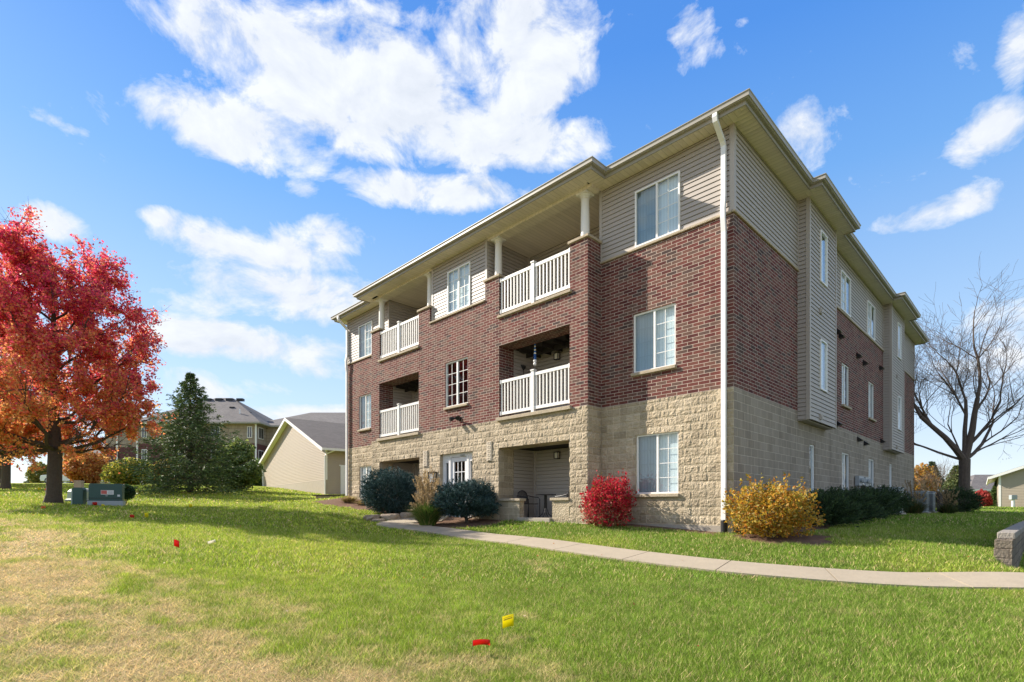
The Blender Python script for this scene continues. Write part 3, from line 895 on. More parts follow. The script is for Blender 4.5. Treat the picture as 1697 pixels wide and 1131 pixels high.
# rooms seen through the unblinded panes
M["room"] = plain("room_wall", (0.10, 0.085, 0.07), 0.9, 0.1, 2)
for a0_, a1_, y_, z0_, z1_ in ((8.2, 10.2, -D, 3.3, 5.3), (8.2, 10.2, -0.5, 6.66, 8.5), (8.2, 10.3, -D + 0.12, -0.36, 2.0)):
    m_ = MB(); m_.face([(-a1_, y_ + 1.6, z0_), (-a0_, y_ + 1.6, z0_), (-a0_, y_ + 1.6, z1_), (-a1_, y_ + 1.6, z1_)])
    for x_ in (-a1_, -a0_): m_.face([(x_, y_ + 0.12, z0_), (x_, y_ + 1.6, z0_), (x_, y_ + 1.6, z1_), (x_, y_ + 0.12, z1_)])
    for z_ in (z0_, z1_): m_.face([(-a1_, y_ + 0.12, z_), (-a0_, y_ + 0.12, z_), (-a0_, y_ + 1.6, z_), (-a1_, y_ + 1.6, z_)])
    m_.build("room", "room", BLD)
# --- entrance door in its side-lit frame
a0, a1, z0, z1 = DOOR
fd = FR(-D + 0.16)
mb = MB()
for s, e in ((a0, a0 + 0.09), (a0 + 0.34, a0 + 0.43), (a1 - 0.43, a1 - 0.34), (a1 - 0.09, a1)):
    obox(mb, fd, s, e, -0.08, 0.04, z0, z1)
obox(mb, fd, a0 + 0.09, a0 + 0.34, -0.07, 0.03, z1 - 0.14, z1); obox(mb, fd, a1 - 0.34, a1 - 0.09, -0.07, 0.03, z1 - 0.14, z1)
obox(mb, fd, a0 + 0.43, a1 - 0.43, -0.07, 0.03, z1 - 0.12, z1)
for s in (a0 + 0.09, a1 - 0.34):
    obox(mb, fd, s, s + 0.05, -0.06, 0.02, z0, z1 - 0.14); obox(mb, fd, s + 0.20, s + 0.25, -0.06, 0.02, z0, z1 - 0.14)
    obox(mb, fd, s + 0.05, s + 0.20, -0.06, 0.02, z1 - 0.30, z1 - 0.14); obox(mb, fd, s + 0.05, s + 0.20, -0.06, 0.02, z0, z0 + 0.35)
dfr = mb.build("door_frame", "white_paint", BLD)
for s in (a0 + 0.14, a1 - 0.29):
    mb = MB(); oquad(mb, fd, [(s, -0.03, z0 + 0.35), (s + 0.15, -0.03, z0 + 0.35), (s + 0.15, -0.03, z1 - 0.30), (s, -0.03, z1 - 0.30)])
    mb.build("sidelight", "glass_screen", dfr)
mb = MB()
d0, d1, dz1 = a0 + 0.44, a1 - 0.44, z1 - 0.13
obox(mb, fd, d0, d0 + 0.14, -0.05, 0.0, z0 + 0.01, dz1); obox(mb, fd, d1 - 0.14, d1, -0.05, 0.0, z0 + 0.01, dz1)
obox(mb, fd, d0 + 0.14, d1 - 0.14, -0.05, 0.0, dz1 - 0.15, dz1); obox(mb, fd, d0 + 0.14, d1 - 0.14, -0.05, 0.0, z0 + 0.01, z0 + 0.5)
door = mb.build("door", "white_paint", BLD)
mb = MB()
for k in (1, 2):
    a = d0 + 0.14 + (d1 - d0 - 0.28) * k / 3
    obox(mb, fd, a - 0.012, a + 0.012, -0.032, -0.012, z0 + 0.5, dz1 - 0.15)
for k in (1, 2, 3):
    z = z0 + 0.5 + (dz1 - 0.65 - z0) * k / 4
    obox(mb, fd, d0 + 0.14, d1 - 0.14, -0.030, -0.014, z - 0.012, z + 0.012)
mb.build("grille", "white_paint", door)
mb = MB(); oquad(mb, fd, [(d0 + 0.14, -0.035, z0 + 0.5), (d1 - 0.14, -0.035, z0 + 0.5), (d1 - 0.14, -0.035, dz1 - 0.15), (d0 + 0.14, -0.035, dz1 - 0.15)]); mb.build("pane", "glass", door)
mb = MB(); T = fd; mb.tube([T(d1 - 0.07, 0.0, 0.62), T(d1 - 0.07, 0.05, 0.62), T(d1 - 0.17, 0.05, 0.62)], 0.012, 8); mb.build("handle", "grey_metal", door)
mb = MB(); obox(mb, fd, d0 + 0.1, d0 + 0.30, 0.03, 0.07, z1 - 0.10, z1 - 0.06); mb.build("door_closer", "grey_metal", door)

# --- balcony rails with turned posts
def railing(a0, a1, zb, y):
    T = FR(y)
    am = (a0 + a1) / 2
    m_ = MB(); obox(m_, T, am - 0.054, am + 0.054, -0.054, 0.054, zb, zb + 1.22); obox(m_, T, am - 0.07, am + 0.07, -0.07, 0.07, zb + 1.22, zb + 1.255)
    r = m_.build("balcony_rail", "white", BLD)
    for s, e in ((a0, am - 0.055), (am + 0.055, a1)):
        for o_, z_ in ((0.03, zb + 1.07), (0.025, zb + 0.08)):
            m_ = MB(); obox(m_, T, s, e, -o_, o_, z_, z_ + 0.09); m_.build("rail", "white", r)
    for s, e in ((a0, am - 0.055), (am + 0.055, a1)):
        n = 10
        for k in range(n):
            a = s + (e - s) * (k + 0.5) / n
            m_ = MB(); obox(m_, T, a - 0.019, a + 0.019, -0.019, 0.019, zb + 0.17, zb + 1.07, skip="bt")
            m_.build("baluster", "white", r)
    for a in (a0 + 0.03, a1 - 0.03):
        for z_, h_ in ((zb + 1.05, 0.125), (zb + 0.065, 0.12)):
            m_ = MB(); obox(m_, T, a - 0.03, a + 0.03, -0.04, 0.04, z_, z_ + h_); m_.build("bracket", "white", r)
railing(4.275, 7.115, 6.01, -D + 0.06); railing(11.475, 14.215, 6.01, -D + 0.06)
railing(4.285, 7.115, 2.82, -D + 0.06); railing(11.465, 14.245, 2.80, -D + 0.06)

# --- columns on the piers and the beams they carry
for a in (3.97, 7.45, 11.13, 14.53):
    y = -0.31
    m_ = MB(); m_.lathe(-a, y, [(0.135, 7.36), (0.135, 7.38), (0.122, 7.40), (0.12, 7.9), (0.108, 8.48), (0.125, 8.49), (0.125, 8.51), (0.11, 8.52), (0.115, 8.53), (0.15, 8.57), (0.16, 8.585)], 24)
    c = m_.build("column", "column_white", BLD)
    m_ = MB(); m_.box(-a - 0.175, -a + 0.175, y - 0.175, y + 0.175, 8.585, 8.63); m_.build("capital", "column_white", c)
    m_ = MB(); m_.box(-a - 0.16, -a + 0.16, y - 0.16, y + 0.16, 7.332, 7.36); m_.build("plinth", "column_white", c)
for a0, a1 in ((3.62, 7.77), (10.78, 14.90)):
    m_ = MB(); m_.box(-a1, -a0, -0.50, -0.12, 8.632, 8.72); m_.build("porch_beam", "soffit", BLD)

# --- eaves: soffit, gutters, roof
plan = [(0, 0), (-3.66, 0), (-3.66, -D), (-14.85, -D), (-14.85, 0), (-WL, 0), (-WL, WD), (0, WD), (0, BAY2[1]), (BO, BAY2[1]), (BO, BAY2[0]), (0, BAY2[0]), (0, BAY1[1]), (BO, BAY1[1]), (BO, BAY1[0]), (0, BAY1[0])]
def offset(pl, e):
    out = []
    for i, p in enumerate(pl):
        a, b = pl[i - 1], pl[(i + 1) % len(pl)]
        n1 = ((p[1] - a[1]), -(p[0] - a[0])); l = sqrt(n1[0] ** 2 + n1[1] ** 2); n1 = (n1[0] / l, n1[1] / l)
        n2 = ((b[1] - p[1]), -(b[0] - p[0])); l = sqrt(n2[0] ** 2 + n2[1] ** 2); n2 = (n2[0] / l, n2[1] / l)
        out.append((p[0] - e * (n1[0] + n2[0]), p[1] - e * (n1[1] + n2[1])))
    return out
# the walk above is clockwise seen from above, so outward = minus the right-hand normal used here
E1, E2 = 0.44, 0.57
in0, out0 = offset(plan, -0.0), offset(plan, E1)
m_ = MB()
N = len(plan)
def eface(mbx, pa, za, pb, zb, i, v0=0.0, v1=1.0):
    j = (i + 1) % N
    ax = 0 if abs(plan[i][0] - plan[j][0]) > 1e-6 else 1
    mbx.face([(*pa[i], za), (*pa[j], za), (*pb[j], zb), (*pb[i], zb)], [(pa[i][ax], v0), (pa[j][ax], v0), (pb[j][ax], v1), (pb[i][ax], v1)])
for i in range(N):
    eface(m_, in0, S0, out0, S0, i)
m_.face([(-10.78, -D - 0.02, S0 - 0.003), (-7.77, -D - 0.02, S0 - 0.003), (-7.77, -0.47, S0 - 0.003), (-10.78, -0.47, S0 - 0.003)])
sof = m_.build("soffit", "soffit", BLD)
m_ = MB()
prof = [(E1, S0 - 0.005), (E1 - 0.02, S0 - 0.005), (E1 - 0.02, S0 - 0.03), (E1 + 0.004, S0 - 0.03), (E1 + 0.004, S0 + 0.055), (E1 + 0.07, S0 + 0.055), (E1 + 0.10, S0 + 0.085), (E1 + 0.115, S0 + 0.15), (E1 + 0.13, S0 + 0.165), (E1 + 0.13, S0 + 0.18), (E1 + 0.11, S0 + 0.18), (E1 + 0.108, S0 + 0.07), (E1 + 0.01, S0 + 0.07), (E1 + 0.005, S0 + 0.19)]
for (ea, za), (eb, zb) in zip(prof, prof[1:]):
    pa, pb2 = offset(plan, ea), offset(plan, eb)
    for i in range(N): eface(m_, pa, za, pb2, zb, i)
m_.build("gutter", "gutter", BLD)
def hip(mbx, x0, x1, y0, y1, z, sl):
    w, l = x1 - x0, y1 - y0
    h = min(w, l) / 2; zr = z + h * sl
    if w < l: r0, r1 = ((x0 + x1) / 2, y0 + h), ((x0 + x1) / 2, y1 - h)
    else: r0, r1 = (x0 + h, (y0 + y1) / 2), (x1 - h, (y0 + y1) / 2)
    A, B, C, Dd = (x0, y0, z), (x1, y0, z), (x1, y1, z), (x0, y1, z)
    P, Q = (*r0, zr), (*r1, zr)
    if w < l: fs = [[A, B, P], [B, C, Q, P], [C, Dd, Q], [Dd, A, P, Q]]
    else: fs = [[A, B, Q, P], [B, C, Q], [C, Dd, P, Q], [Dd, A, P]]
    for f in fs: mbx.face(f)
    mbx.face([A, Dd, C, B])
m_ = MB()
e = E1 + 0.02
hip(m_, -WL - e, e, -e, WD + e, S0 + 0.19, 0.27); hip(m_, -14.85 - e, -3.66 + e, -D - e, 13, S0 + 0.192, 0.27)
for b in (BAY1, BAY2): hip(m_, -5, BO + e, b[0] - e, b[1] + e, S0 + 0.194, 0.27)
m_.build("roof", "shingle_dark", BLD)

# --- downspouts
def downspout(pts, parent=BLD, boot=True, zb=-0.35):
    m_ = MB()
    for p, q in zip(pts, pts[1:]):
        pass
    w, d = 0.052, 0.04
    # rectangular section swept along the path
    rings = []
    P = [Vector(p) for p in pts]
    for i, p in enumerate(P):
        t = (P[min(i + 1, len(P) - 1)] - P[max(i - 1, 0)]).normalized()
        a = Vector((1, 0, 0)); b = t.cross(a).normalized()
        rings.append([p + a * sx * w + b * sy * d for sx, sy in ((-1, -1), (1, -1), (1, 1), (-1, 1))])
    for r0, r1 in zip(rings, rings[1:]):
        for k in range(4):
            m_.face([r0[k], r0[(k + 1) % 4], r1[(k + 1) % 4], r1[k]])
    for z in (7.6, 5.0, 2.4):
        x, y = [(p.x, p.y) for p in P][-1]
    o = m_.build("downspout", "downspout", parent)
    if boot:
        x, y, _ = pts[-1]
        m_ = MB(); m_.tube([(x, y, zb - 0.55), (x, y, zb + 0.05), (x, y, zb + 0.07)], [0.068, 0.07, 0.06], 14)
        m_.build("drain_boot", "black_pipe", o)
dx = -0.20
downspout([(dx, -0.50, S0 + 0.10), (dx, -0.52, S0 - 0.02), (dx, -0.50, S0 - 0.09), (dx, -0.14, S0 - 0.36), (dx, -0.075, S0 - 0.46), (dx, -0.075, 7.12), (dx, -0.10, 6.95), (dx, -0.115, 6.80), (dx, -0.105, 6.6), (dx, -0.065, 6.3), (dx, -0.065, -0.32)])
xl = -WL + 0.10
downspout([(xl, -0.50, S0 + 0.10), (xl, -0.52, S0 - 0.02), (xl, -0.50, S0 - 0.09), (xl, -0.14, S0 - 0.36), (xl, -0.075, S0 - 0.46), (xl, -0.075, 7.12), (xl, -0.13, 6.8), (xl, -0.12, 6.5), (xl, -0.09, 6.3), (xl, -0.09, 0.55)], boot=False)
mb = MB(); obox(mb, f0, 0.001, 3.6, -0.02, 0.035, GZ0, -0.42); mb.build("foundation_ledge", "concrete", BLD)

# --- things fixed to the walls
def lantern(T, a, z, s=1.0):
    m_ = MB(); obox(m_, T, a - 0.06 * s, a + 0.06 * s, 0.0, 0.03, z - 0.09 * s, z + 0.09 * s); obox(m_, T, a - 0.10 * s, a + 0.10 * s, 0.03, 0.17 * s, z + 0.09 * s, z + 0.12 * s)
    for p in (-1, 1):
        for q in (0.05, 0.16): obox(m_, T, a + p * 0.085 * s - 0.008, a + p * 0.085 * s + 0.008, q * s, q * s + 0.016, z - 0.11 * s, z + 0.09 * s)
    obox(m_, T, a - 0.095 * s, a + 0.095 * s, 0.03, 0.17 * s, z - 0.13 * s, z - 0.11 * s)
    l = m_.build("wall_lantern", "black_metal", BLD)
    m_ = MB(); obox(m_, T, a - 0.07 * s, a + 0.07 * s, 0.06 * s, 0.15 * s, z - 0.11 * s, z + 0.09 * s); m_.build("shade", "white_plastic", l)
for r, z in ((1.07, 4.86), (1.07, 1.68)): lantern(FR(r), 6.08 - 0.0, z, 0.9)
# lantern beside the door: black tapered frame round pale panes
T = FR(-D - 0.025)
m_ = MB(); a, z = 10.48, 1.07
for s, e, zz in ((-0.17, 0.17, 0.17), (-0.13, 0.13, -0.20)): obox(m_, T, a + s, a + e, 0.0, 0.16, z + zz, z + zz + 0.035)
for sx in (-1, 1):
    pts = [T(a + sx * 0.16, 0.0, z + 0.17), T(a + sx * 0.12, 0.0, z - 0.17), T(a + sx * 0.12, 0.15, z - 0.17), T(a + sx * 0.16, 0.15, z + 0.17)]
    m_.tube([T(a + sx * 0.155, 0.14, z + 0.18), T(a + sx * 0.12, 0.14, z - 0.18)], 0.016, 6); m_.tube([T(a + sx * 0.155, 0.02, z + 0.18), T(a + sx * 0.12, 0.02, z - 0.18)], 0.016, 6)
lan = m_.build("door_lantern", "black_metal", BLD)
m_ = MB(); m_.face([T(a - 0.15, 0.13, z + 0.17), T(a + 0.15, 0.13, z + 0.17), T(a + 0.115, 0.13, z - 0.165), T(a - 0.115, 0.13, z - 0.165)])
m_.face([T(a - 0.148, 0.02, z + 0.17), T(a - 0.148, 0.13, z + 0.17), T(a - 0.115, 0.13, z - 0.165), T(a - 0.115, 0.02, z - 0.165)]); m_.face([T(a + 0.148, 0.02, z + 0.17), T(a + 0.148, 0.13, z + 0.17), T(a + 0.115, 0.13, z - 0.165), T(a + 0.115, 0.02, z - 0.165)])
m_.build("pane", "grey_metal", lan)
# two-headed floodlight
m_ = MB(); obox(m_, f1, 9.0, 9.12, 0.0, 0.05, 2.95, 3.07)
m_.tube([f1(9.06, 0.05, 3.0), f1(9.06, 0.12, 3.01)], 0.02, 8)
fl = m_.build("floodlight", "black_metal", BLD)
for sx in (-1, 1):
    m_ = MB(); m_.tube([f1(9.06, 0.10, 3.02), f1(9.06 + sx * 0.10, 0.15, 3.03), f1(9.06 + sx * 0.16, 0.18, 3.02), f1(9.06 + sx * 0.20, 0.27, 2.98)], [0.022, 0.03, 0.065, 0.075], 12)
    m_.build("lamp_head", "black_metal", fl)
M["tile_stone"] = plain("tile_stone", (0.58, 0.50, 0.39), 0.85, 0.1, 8)
# pale tile strips beside the entrance
for a0, a1, z0, z1 in ((7.44, 7.66, 1.49, 2.11), (10.89, 11.13, 1.50, 2.07)):
    m_ = MB(); obox(m_, f1, a0, a1, -0.02, 0.040, z0, z1); s = m_.build("tile_strip", "tile_stone", BLD)
    for k in range(5):
        zz = z0 + (z1 - z0) * (k + 0.5) / 5; am = (a0 + a1) / 2
        m_ = MB()
        for s0, e0, zz0, zz1 in ((-0.06, 0.06, 0.03, 0.042), (-0.06, 0.06, -0.042, -0.03), (-0.06, -0.045, -0.03, 0.03), (0.045, 0.06, -0.03, 0.03)):
            obox(m_, f1, am + s0, am + e0, 0.038, 0.052, zz + zz0, zz + zz1)
        m_.build("tile", "tile_stone", s)
# dryer vents on the side wall
for v, z in ((8.25, 5.93), (8.65, 5.86), (11.0, 5.66), (11.95, 5.58), (14.75, 5.90), (8.3, 2.84), (11.1, 2.56), (12.1, 2.50), (15.0, 2.84)):
    m_ = MB(); T = sd
    p = [T(v - 0.11, 0.0, z + 0.09), T(v + 0.11, 0.0, z + 0.09), T(v + 0.11, 0.16, z - 0.05), T(v - 0.11, 0.16, z - 0.05)]
    q = [T(v - 0.11, 0.0, z - 0.10), T(v + 0.11, 0.0, z - 0.10), T(v + 0.11, 0.14, z - 0.08), T(v - 0.11, 0.14, z - 0.08)]
    m_.face(p); m_.face(q[::-1]); m_.face([p[0], p[3], q[3], q[0]]); m_.face([p[1], q[1], q[2], p[2]]); m_.face([p[2], q[2], q[3], p[3]])
    m_.build("dryer_vent", "black_metal", BLD)
# electric meters
for v in (10.6, 11.55):
    m_ = MB()
    obox(m_, sd, v, v + 0.75, 0.02, 0.16, 0.80, 1.16)
    e_ = m_.build("electric_meter", "grey_metal", BLD, bevel=0.01)
    for k in range(3):
        m_ = MB(); m_.tube([sd(v + 0.14 + k * 0.23, 0.16, 1.0), sd(v + 0.14 + k * 0.23, 0.24, 1.0)], 0.08, 14); m_.build("dial", "ac_metal", e_)
    for k in (0.1, 0.45):
        m_ = MB(); m_.tube([sd(v + k, 0.06, 0.82), sd(v + k, 0.06, -0.6)], 0.025, 8); m_.build("conduit", "grey_metal", e_)
# ------------------------------------------------------------------ plants
def unit(v):
    return v / (np.linalg.norm(v, axis=1)[:, None] + 1e-9)
def leaf_quads(P, s, asp=0.6, dirs=None, flat=0.0):
    n = len(P)
    a = unit(rng.normal(size=(n, 3))) if dirs is None else unit(dirs)
    r = unit(rng.normal(size=(n, 3)))
    b = unit(np.cross(a, r))
    s = np.broadcast_to(np.asarray(s, float), (n,))[:, None]
    c = np.cross(a, b) * s * 0.18
    V = np.empty((n, 4, 3))
    if dirs is None:
        V[:, 0] = P - a * s; V[:, 1] = P - b * s * asp + c; V[:, 2] = P + a * s; V[:, 3] = P + b * s * asp + c
    else:
        V[:, 0] = P; V[:, 1] = P + a * s * 0.45 + b * s * asp; V[:, 2] = P + a * s; V[:, 3] = P + a * s * 0.45 - b * s * asp
    return V.reshape(-1, 3)
def leaf_obj(name, P, s, C, material, parent, asp=0.6, dirs=None):
    V = leaf_quads(P, s, asp, dirs)
    F = np.arange(len(V)).reshape(-1, 4)
    return np_mesh(name, V, F, np.repeat(C, 4, axis=0), material, parent)
def palette(n, cols, w=None, var=0.25):
    cols = np.array(cols); i = rng.choice(len(cols), n, p=w)
    return cols[i] * (1 - var + 2 * var * rng.random((n, 1)))
def shell(n, r, lo=0.55, noise=0.18, seed=0, zmin=-1.0):
    """points filling the outer part of a lumpy ellipsoid of radii r"""
    d = unit(rng.normal(size=(n * 4, 3)))
    d = d[d[:, 2] > zmin][:n]
    az = np.arctan2(d[:, 1], d[:, 0])
    k = 1 + noise * 2 * (fbm(az * 1.6 + 40, d[:, 2] * 2.5 + 40, seed, 4) - 0.5) * 1.6
    rad = (lo + (1 - lo) * rng.random(len(d)) ** 0.6) * k
    return d * rad[:, None] * np.array(r), d
def bush(name, loc, r, n, cols, w, leaf, label, cat, group=None, seed=0, zc=0.55, stems=14, material="leaf", asp=0.55, noise=0.2, lo=0.45, colf=None, shoots=0):
    x, y = loc; z = ground_z(x, y)
    e = empty(name, (x, y, z), 0, label, cat, group)
    P, d = shell(n, r, lo, noise, seed)
    P[:, 2] += r[2] * zc * 1.7
    k = P[:, 2] > 0.03
    P, d = P[k], d[k]
    if shoots:                                        # upright shoots that break the outline
        q, qd = shell(shoots, (r[0] * 0.9, r[1] * 0.9, r[2]), 0.95, noise, seed, 0.05)
        q[:, 2] += r[2] * zc * 1.7
        t = rng.random((len(q), 7, 1)) * 0.24
        up = unit(qd * 0.6 + np.array((0, 0, 1.0)) + rng.normal(size=qd.shape) * 0.15)
        S = (q[:, None, :] + up[:, None, :] * t + rng.normal(size=(len(q), 7, 3)) * 0.012).reshape(-1, 3)
        P = np.r_[P, S]
    C = palette(len(P), cols, w)
    if colf is not None: C = colf(P, C)
    leaf_obj("foliage", P, leaf * (0.6 + 0.8 * rng.random(len(P))), C, material, e, asp)
    if stems:
        m_ = MB()
        for k in range(stems):
            a = rng.random() * 2 * pi; t = 0.25 + 0.6 * rng.random()
            m_.tube([(0.08 * r[0] * cos(a), 0.08 * r[1] * sin(a), -0.05), (0.35 * r[0] * t * cos(a), 0.35 * r[1] * t * sin(a), r[2] * 0.6), (0.85 * r[0] * t * cos(a), 0.85 * r[1] * t * sin(a), r[2] * (1.2 + 0.4 * rng.random()))], [0.014, 0.010, 0.004], 5)
        m_.build("stems", "twig", e)
    return e

# --- shrubs at the building
RED = [(0.42, 0.015, 0.035), (0.55, 0.03, 0.06), (0.30, 0.02, 0.03), (0.50, 0.10, 0.07), (0.14, 0.12, 0.03)]
p = bw(-2.89, -0.72)
def redf(P, C):
    low = sstep(0.7, 0.2, P[:, 2])[:, None] * (rng.random((len(P), 1)) < 0.35)
    return C * (1 - low) + np.array((0.33, 0.22, 0.13)) * low
bush("burning_bush", p[:2], (0.66, 0.66, 0.62), 6500, RED, [0.34, 0.28, 0.16, 0.14, 0.08], 0.034, "rounded crimson burning bush against the tan block wall below a window", "shrub", seed=1, zc=0.58, colf=redf, noise=0.32, shoots=60)
YLW = [(0.52, 0.30, 0.03), (0.58, 0.36, 0.05), (0.50, 0.20, 0.03), (0.38, 0.30, 0.05), (0.55, 0.42, 0.15), (0.24, 0.22, 0.03)]
bush("autumn_shrub", (5.57, 11.48), (0.84, 0.78, 0.58), 8000, YLW, [0.22, 0.17, 0.17, 0.17, 0.11, 0.16], 0.034, "rounded golden orange shrub at the corner beside the white downspout", "shrub", seed=2, zc=0.55, noise=0.3, shoots=80, stems=24)

def needle_dome(name, loc, r, n, label, seed, zc, under=0.15, stalk=True):
    x, y = loc; z = ground_z(x, y)
    e = empty(name, (x, y, z), 0, label, "shrub", "dwarf blue spruces at the entrance")
    P, d = shell(n, r, 0.45, 0.30, seed)
    P[:, 2] += zc
    k = P[:, 2] > under + 0.1 * rng.random(len(P))
    P, d = P[k], d[k]; m = len(P)
    nn = 13
    dirs = unit(d * 1.0 + np.array((0, 0, 0.45)) + rng.normal(size=d.shape) * 0.35)
    DD = np.repeat(dirs, nn, axis=0) + rng.normal(size=(m * nn, 3)) * 0.55
    PP = np.repeat(P, nn, axis=0) + np.repeat(dirs, nn, axis=0) * (rng.random((m * nn, 1)) * 0.09)
    C = palette(m, [(0.034, 0.075, 0.070), (0.055, 0.105, 0.10), (0.024, 0.055, 0.047), (0.085, 0.145, 0.145)], None, 0.25)
    leaf_obj("foliage", PP, 0.048 * (0.7 + 0.6 * rng.random(len(PP))), np.repeat(C, nn, axis=0), "needle", e, 0.15, DD)
    m_ = MB(); m_.tube([(0.05, 0, -0.05), (0.0, 0.02, 0.2), (-0.05, 0, 0.5)], [0.06, 0.055, 0.04], 8)
    for k in range(12):
        a = k * 2.4; m_.tube([(0, 0, 0.12 + 0.03 * k), (0.45 * r[0] * cos(a), 0.45 * r[1] * sin(a), 0.25 + 0.04 * k), (0.8 * r[0] * cos(a), 0.8 * r[1] * sin(a), 0.35 + 0.05 * k)], [0.025, 0.018, 0.008], 5)
    m_.build("trunk", "bark", e)
needle_dome("dwarf_spruce", (-4.42, 19.35), (0.98, 0.9, 0.78), 8000, "rounded blue spruce shrub on a stone edged mound left of the ornamental grass", 4, 0.72, 0.03)
needle_dome("dwarf_spruce", (-1.44, 16.65), (0.98, 0.9, 0.60), 7500, "wide flat topped blue spruce shrub with bare lower stem in front of the white door", 8, 0.66, 0.22)

def grass_clump(name, loc, h, r, n, cols, plumes, label, group=None, w=0.012, plcol=(0.40, 0.29, 0.15)):
    x, y = loc; z = ground_z(x, y)
    e = empty(name, (x, y, z), 0, label, "ornamental grass", group)
    def blades(n, h, r, w, cols, arch, up):
        a = rng.random(n) * 2 * pi; rr = np.sqrt(rng.random(n))
        b0 = np.c_[np.cos(a) * rr * r * 0.35, np.sin(a) * rr * r * 0.35, np.zeros(n)]
        hh = h * (0.45 + 0.6 * rng.random(n)) * (1.05 - 0.35 * rr); out = r * rr * (0.4 + 0.7 * rng.random(n))
        K = 4
        V = np.empty((n, K + 1, 2, 3)); ww = w * (0.6 + 0.8 * rng.random(n))
        ta = a + rng.normal(size=n) * 0.5
        for k in range(K + 1):
            t = k / K
            p_ = b0 + np.c_[np.cos(ta) * out * t ** 1.7, np.sin(ta) * out * t ** 1.7, hh * (t - arch * t ** 3)]
            s = np.c_[-np.sin(ta), np.cos(ta), np.zeros(n)] * (ww * (1 - t * 0.9))[:, None]
            V[:, k, 0] = p_ - s; V[:, k, 1] = p_ + s
        I = np.arange(n * (K + 1) * 2).reshape(n, K + 1, 2)
        Fc = np.concatenate([np.c_[I[:, k, 0], I[:, k, 1], I[:, k + 1, 1], I[:, k + 1, 0]] for k in range(K)])
        return V.reshape(-1, 3), Fc, np.repeat(palette(n, cols), (K + 1) * 2, axis=0)
    V, Fc, C = blades(n, h, r, w, cols, 0.25, 1)
    np_mesh("blades", V, Fc, C, "grass", e)
    if plumes:
        m_ = []; tips = []
        V, Fc, C = blades(plumes, h * 1.8, r * 0.62, 0.008, [plcol], 0.04, 1)
        np_mesh("stalks", V, Fc, C, "grass", e)
        tipv = V.reshape(plumes, 5, 2, 3).mean(2)
        nn = 26
        t = rng.random((plumes, nn, 1))
        P = tipv[:, 3][:, None] * (1 - t) + tipv[:, 4][:, None] * t
        dd = np.repeat((tipv[:, 4] - tipv[:, 3]), nn, axis=0) + rng.normal(size=(plumes * nn, 3)) * 0.08
        leaf_obj("plumes", P.reshape(-1, 3), 0.075, palette(plumes * nn, [plcol, (0.48, 0.36, 0.20)]), "grass", e, 0.16, dd)
    return e
GG = [(0.10, 0.20, 0.03), (0.16, 0.24, 0.04), (0.08, 0.15, 0.03), (0.30, 0.28, 0.09)]
GDK = [(0.07, 0.10, 0.03), (0.16, 0.13, 0.05), (0.05, 0.08, 0.03)]
TAN = [(0.45, 0.33, 0.17), (0.36, 0.26, 0.13), (0.30, 0.28, 0.08)]
grass_clump("ornamental_grass", (-2.62, 16.55), 1.12, 0.68, 2600, GG, 130, "tall ornamental grass with tan plumes between the two blue spruce shrubs")
grass_clump("dry_grass_clump", (-7.1, 23.2), 0.45, 0.6, 600, TAN, 0, "low dry straw coloured clump at the left end of the front wall")
grass_clump("dry_grass_clump", (-6.2, 22.2), 0.34, 0.55, 420, TAN, 0, "small dry clump under the ground floor window at far left")
for v, d, h, lb in ((12.4, 1.5, 0.85, "dark tan grass tuft beside the first air conditioner at the side wall"), (16.9, 2.0, 0.75, "grass tuft in front of the farther air conditioner")):
    grass_clump("ornamental_grass", bw(d, v)[:2], h, 0.6, 700, GDK, 35, lb, plcol=(0.24, 0.17, 0.09))

YEW = [(0.028, 0.06, 0.022), (0.042, 0.08, 0.028), (0.065, 0.105, 0.036), (0.025, 0.045, 0.02)]
def yew(v, d, r, lb, sd_):
    x, y, _ = bw(d, v); z = ground_z(x, y)
    e = empty("yew_shrub", (x, y, z), 0, lb, "shrub", "dark evergreen shrubs along the side wall")
    P, dd = shell(2300, r, 0.5, 0.28, sd_)
    P[:, 2] += r[2] * 0.85
    k = P[:, 2] > 0.0; P, dd = P[k], dd[k]; m = len(P); nn = 9
    dirs = unit(dd * np.array((1, 1, 0.4)) + np.array((0.15, 0, 0.55)) + rng.normal(size=dd.shape) * 0.3)
    PP = np.repeat(P, nn, axis=0) + np.repeat(dirs, nn, axis=0) * (rng.random((m * nn, 1)) * 0.16)
    DD = np.repeat(dirs, nn, axis=0) + rng.normal(size=(m * nn, 3)) * 0.45
    leaf_obj("foliage", PP, 0.06 * (0.7 + 0.6 * rng.random(len(PP))), np.repeat(palette(m, YEW), nn, axis=0), "needle", e, 0.16, DD)
    m_ = MB()
    for k in range(10):
        a = k * 2.4; m_.tube([(0.05 * cos(a), 0.05 * sin(a), -0.05), (0.5 * r[0] * cos(a), 0.5 * r[1] * sin(a), r[2])], [0.018, 0.006], 5)
    m_.build("stems", "bark", e)
for i, (v, d, r, lb) in enumerate(((3.1, 0.85, (0.8, 0.8, 0.37), "feathery dark yew right behind the golden shrub"), (4.9, 0.85, (1.0, 0.85, 0.40), "dark yew below the tall narrow ground floor window"),
                                   (6.9, 0.9, (1.0, 0.85, 0.44), "broad dark shrub under the second ground floor side window"), (8.9, 0.95, (1.0, 0.9, 0.45), "dark shrub in front of the electric meters"),
                                   (21.0, 2.0, (0.8, 0.8, 0.55), "low dark shrub at the far end of the side wall near the bare tree"))):
    yew(v, d, r, lb, 20 + i)

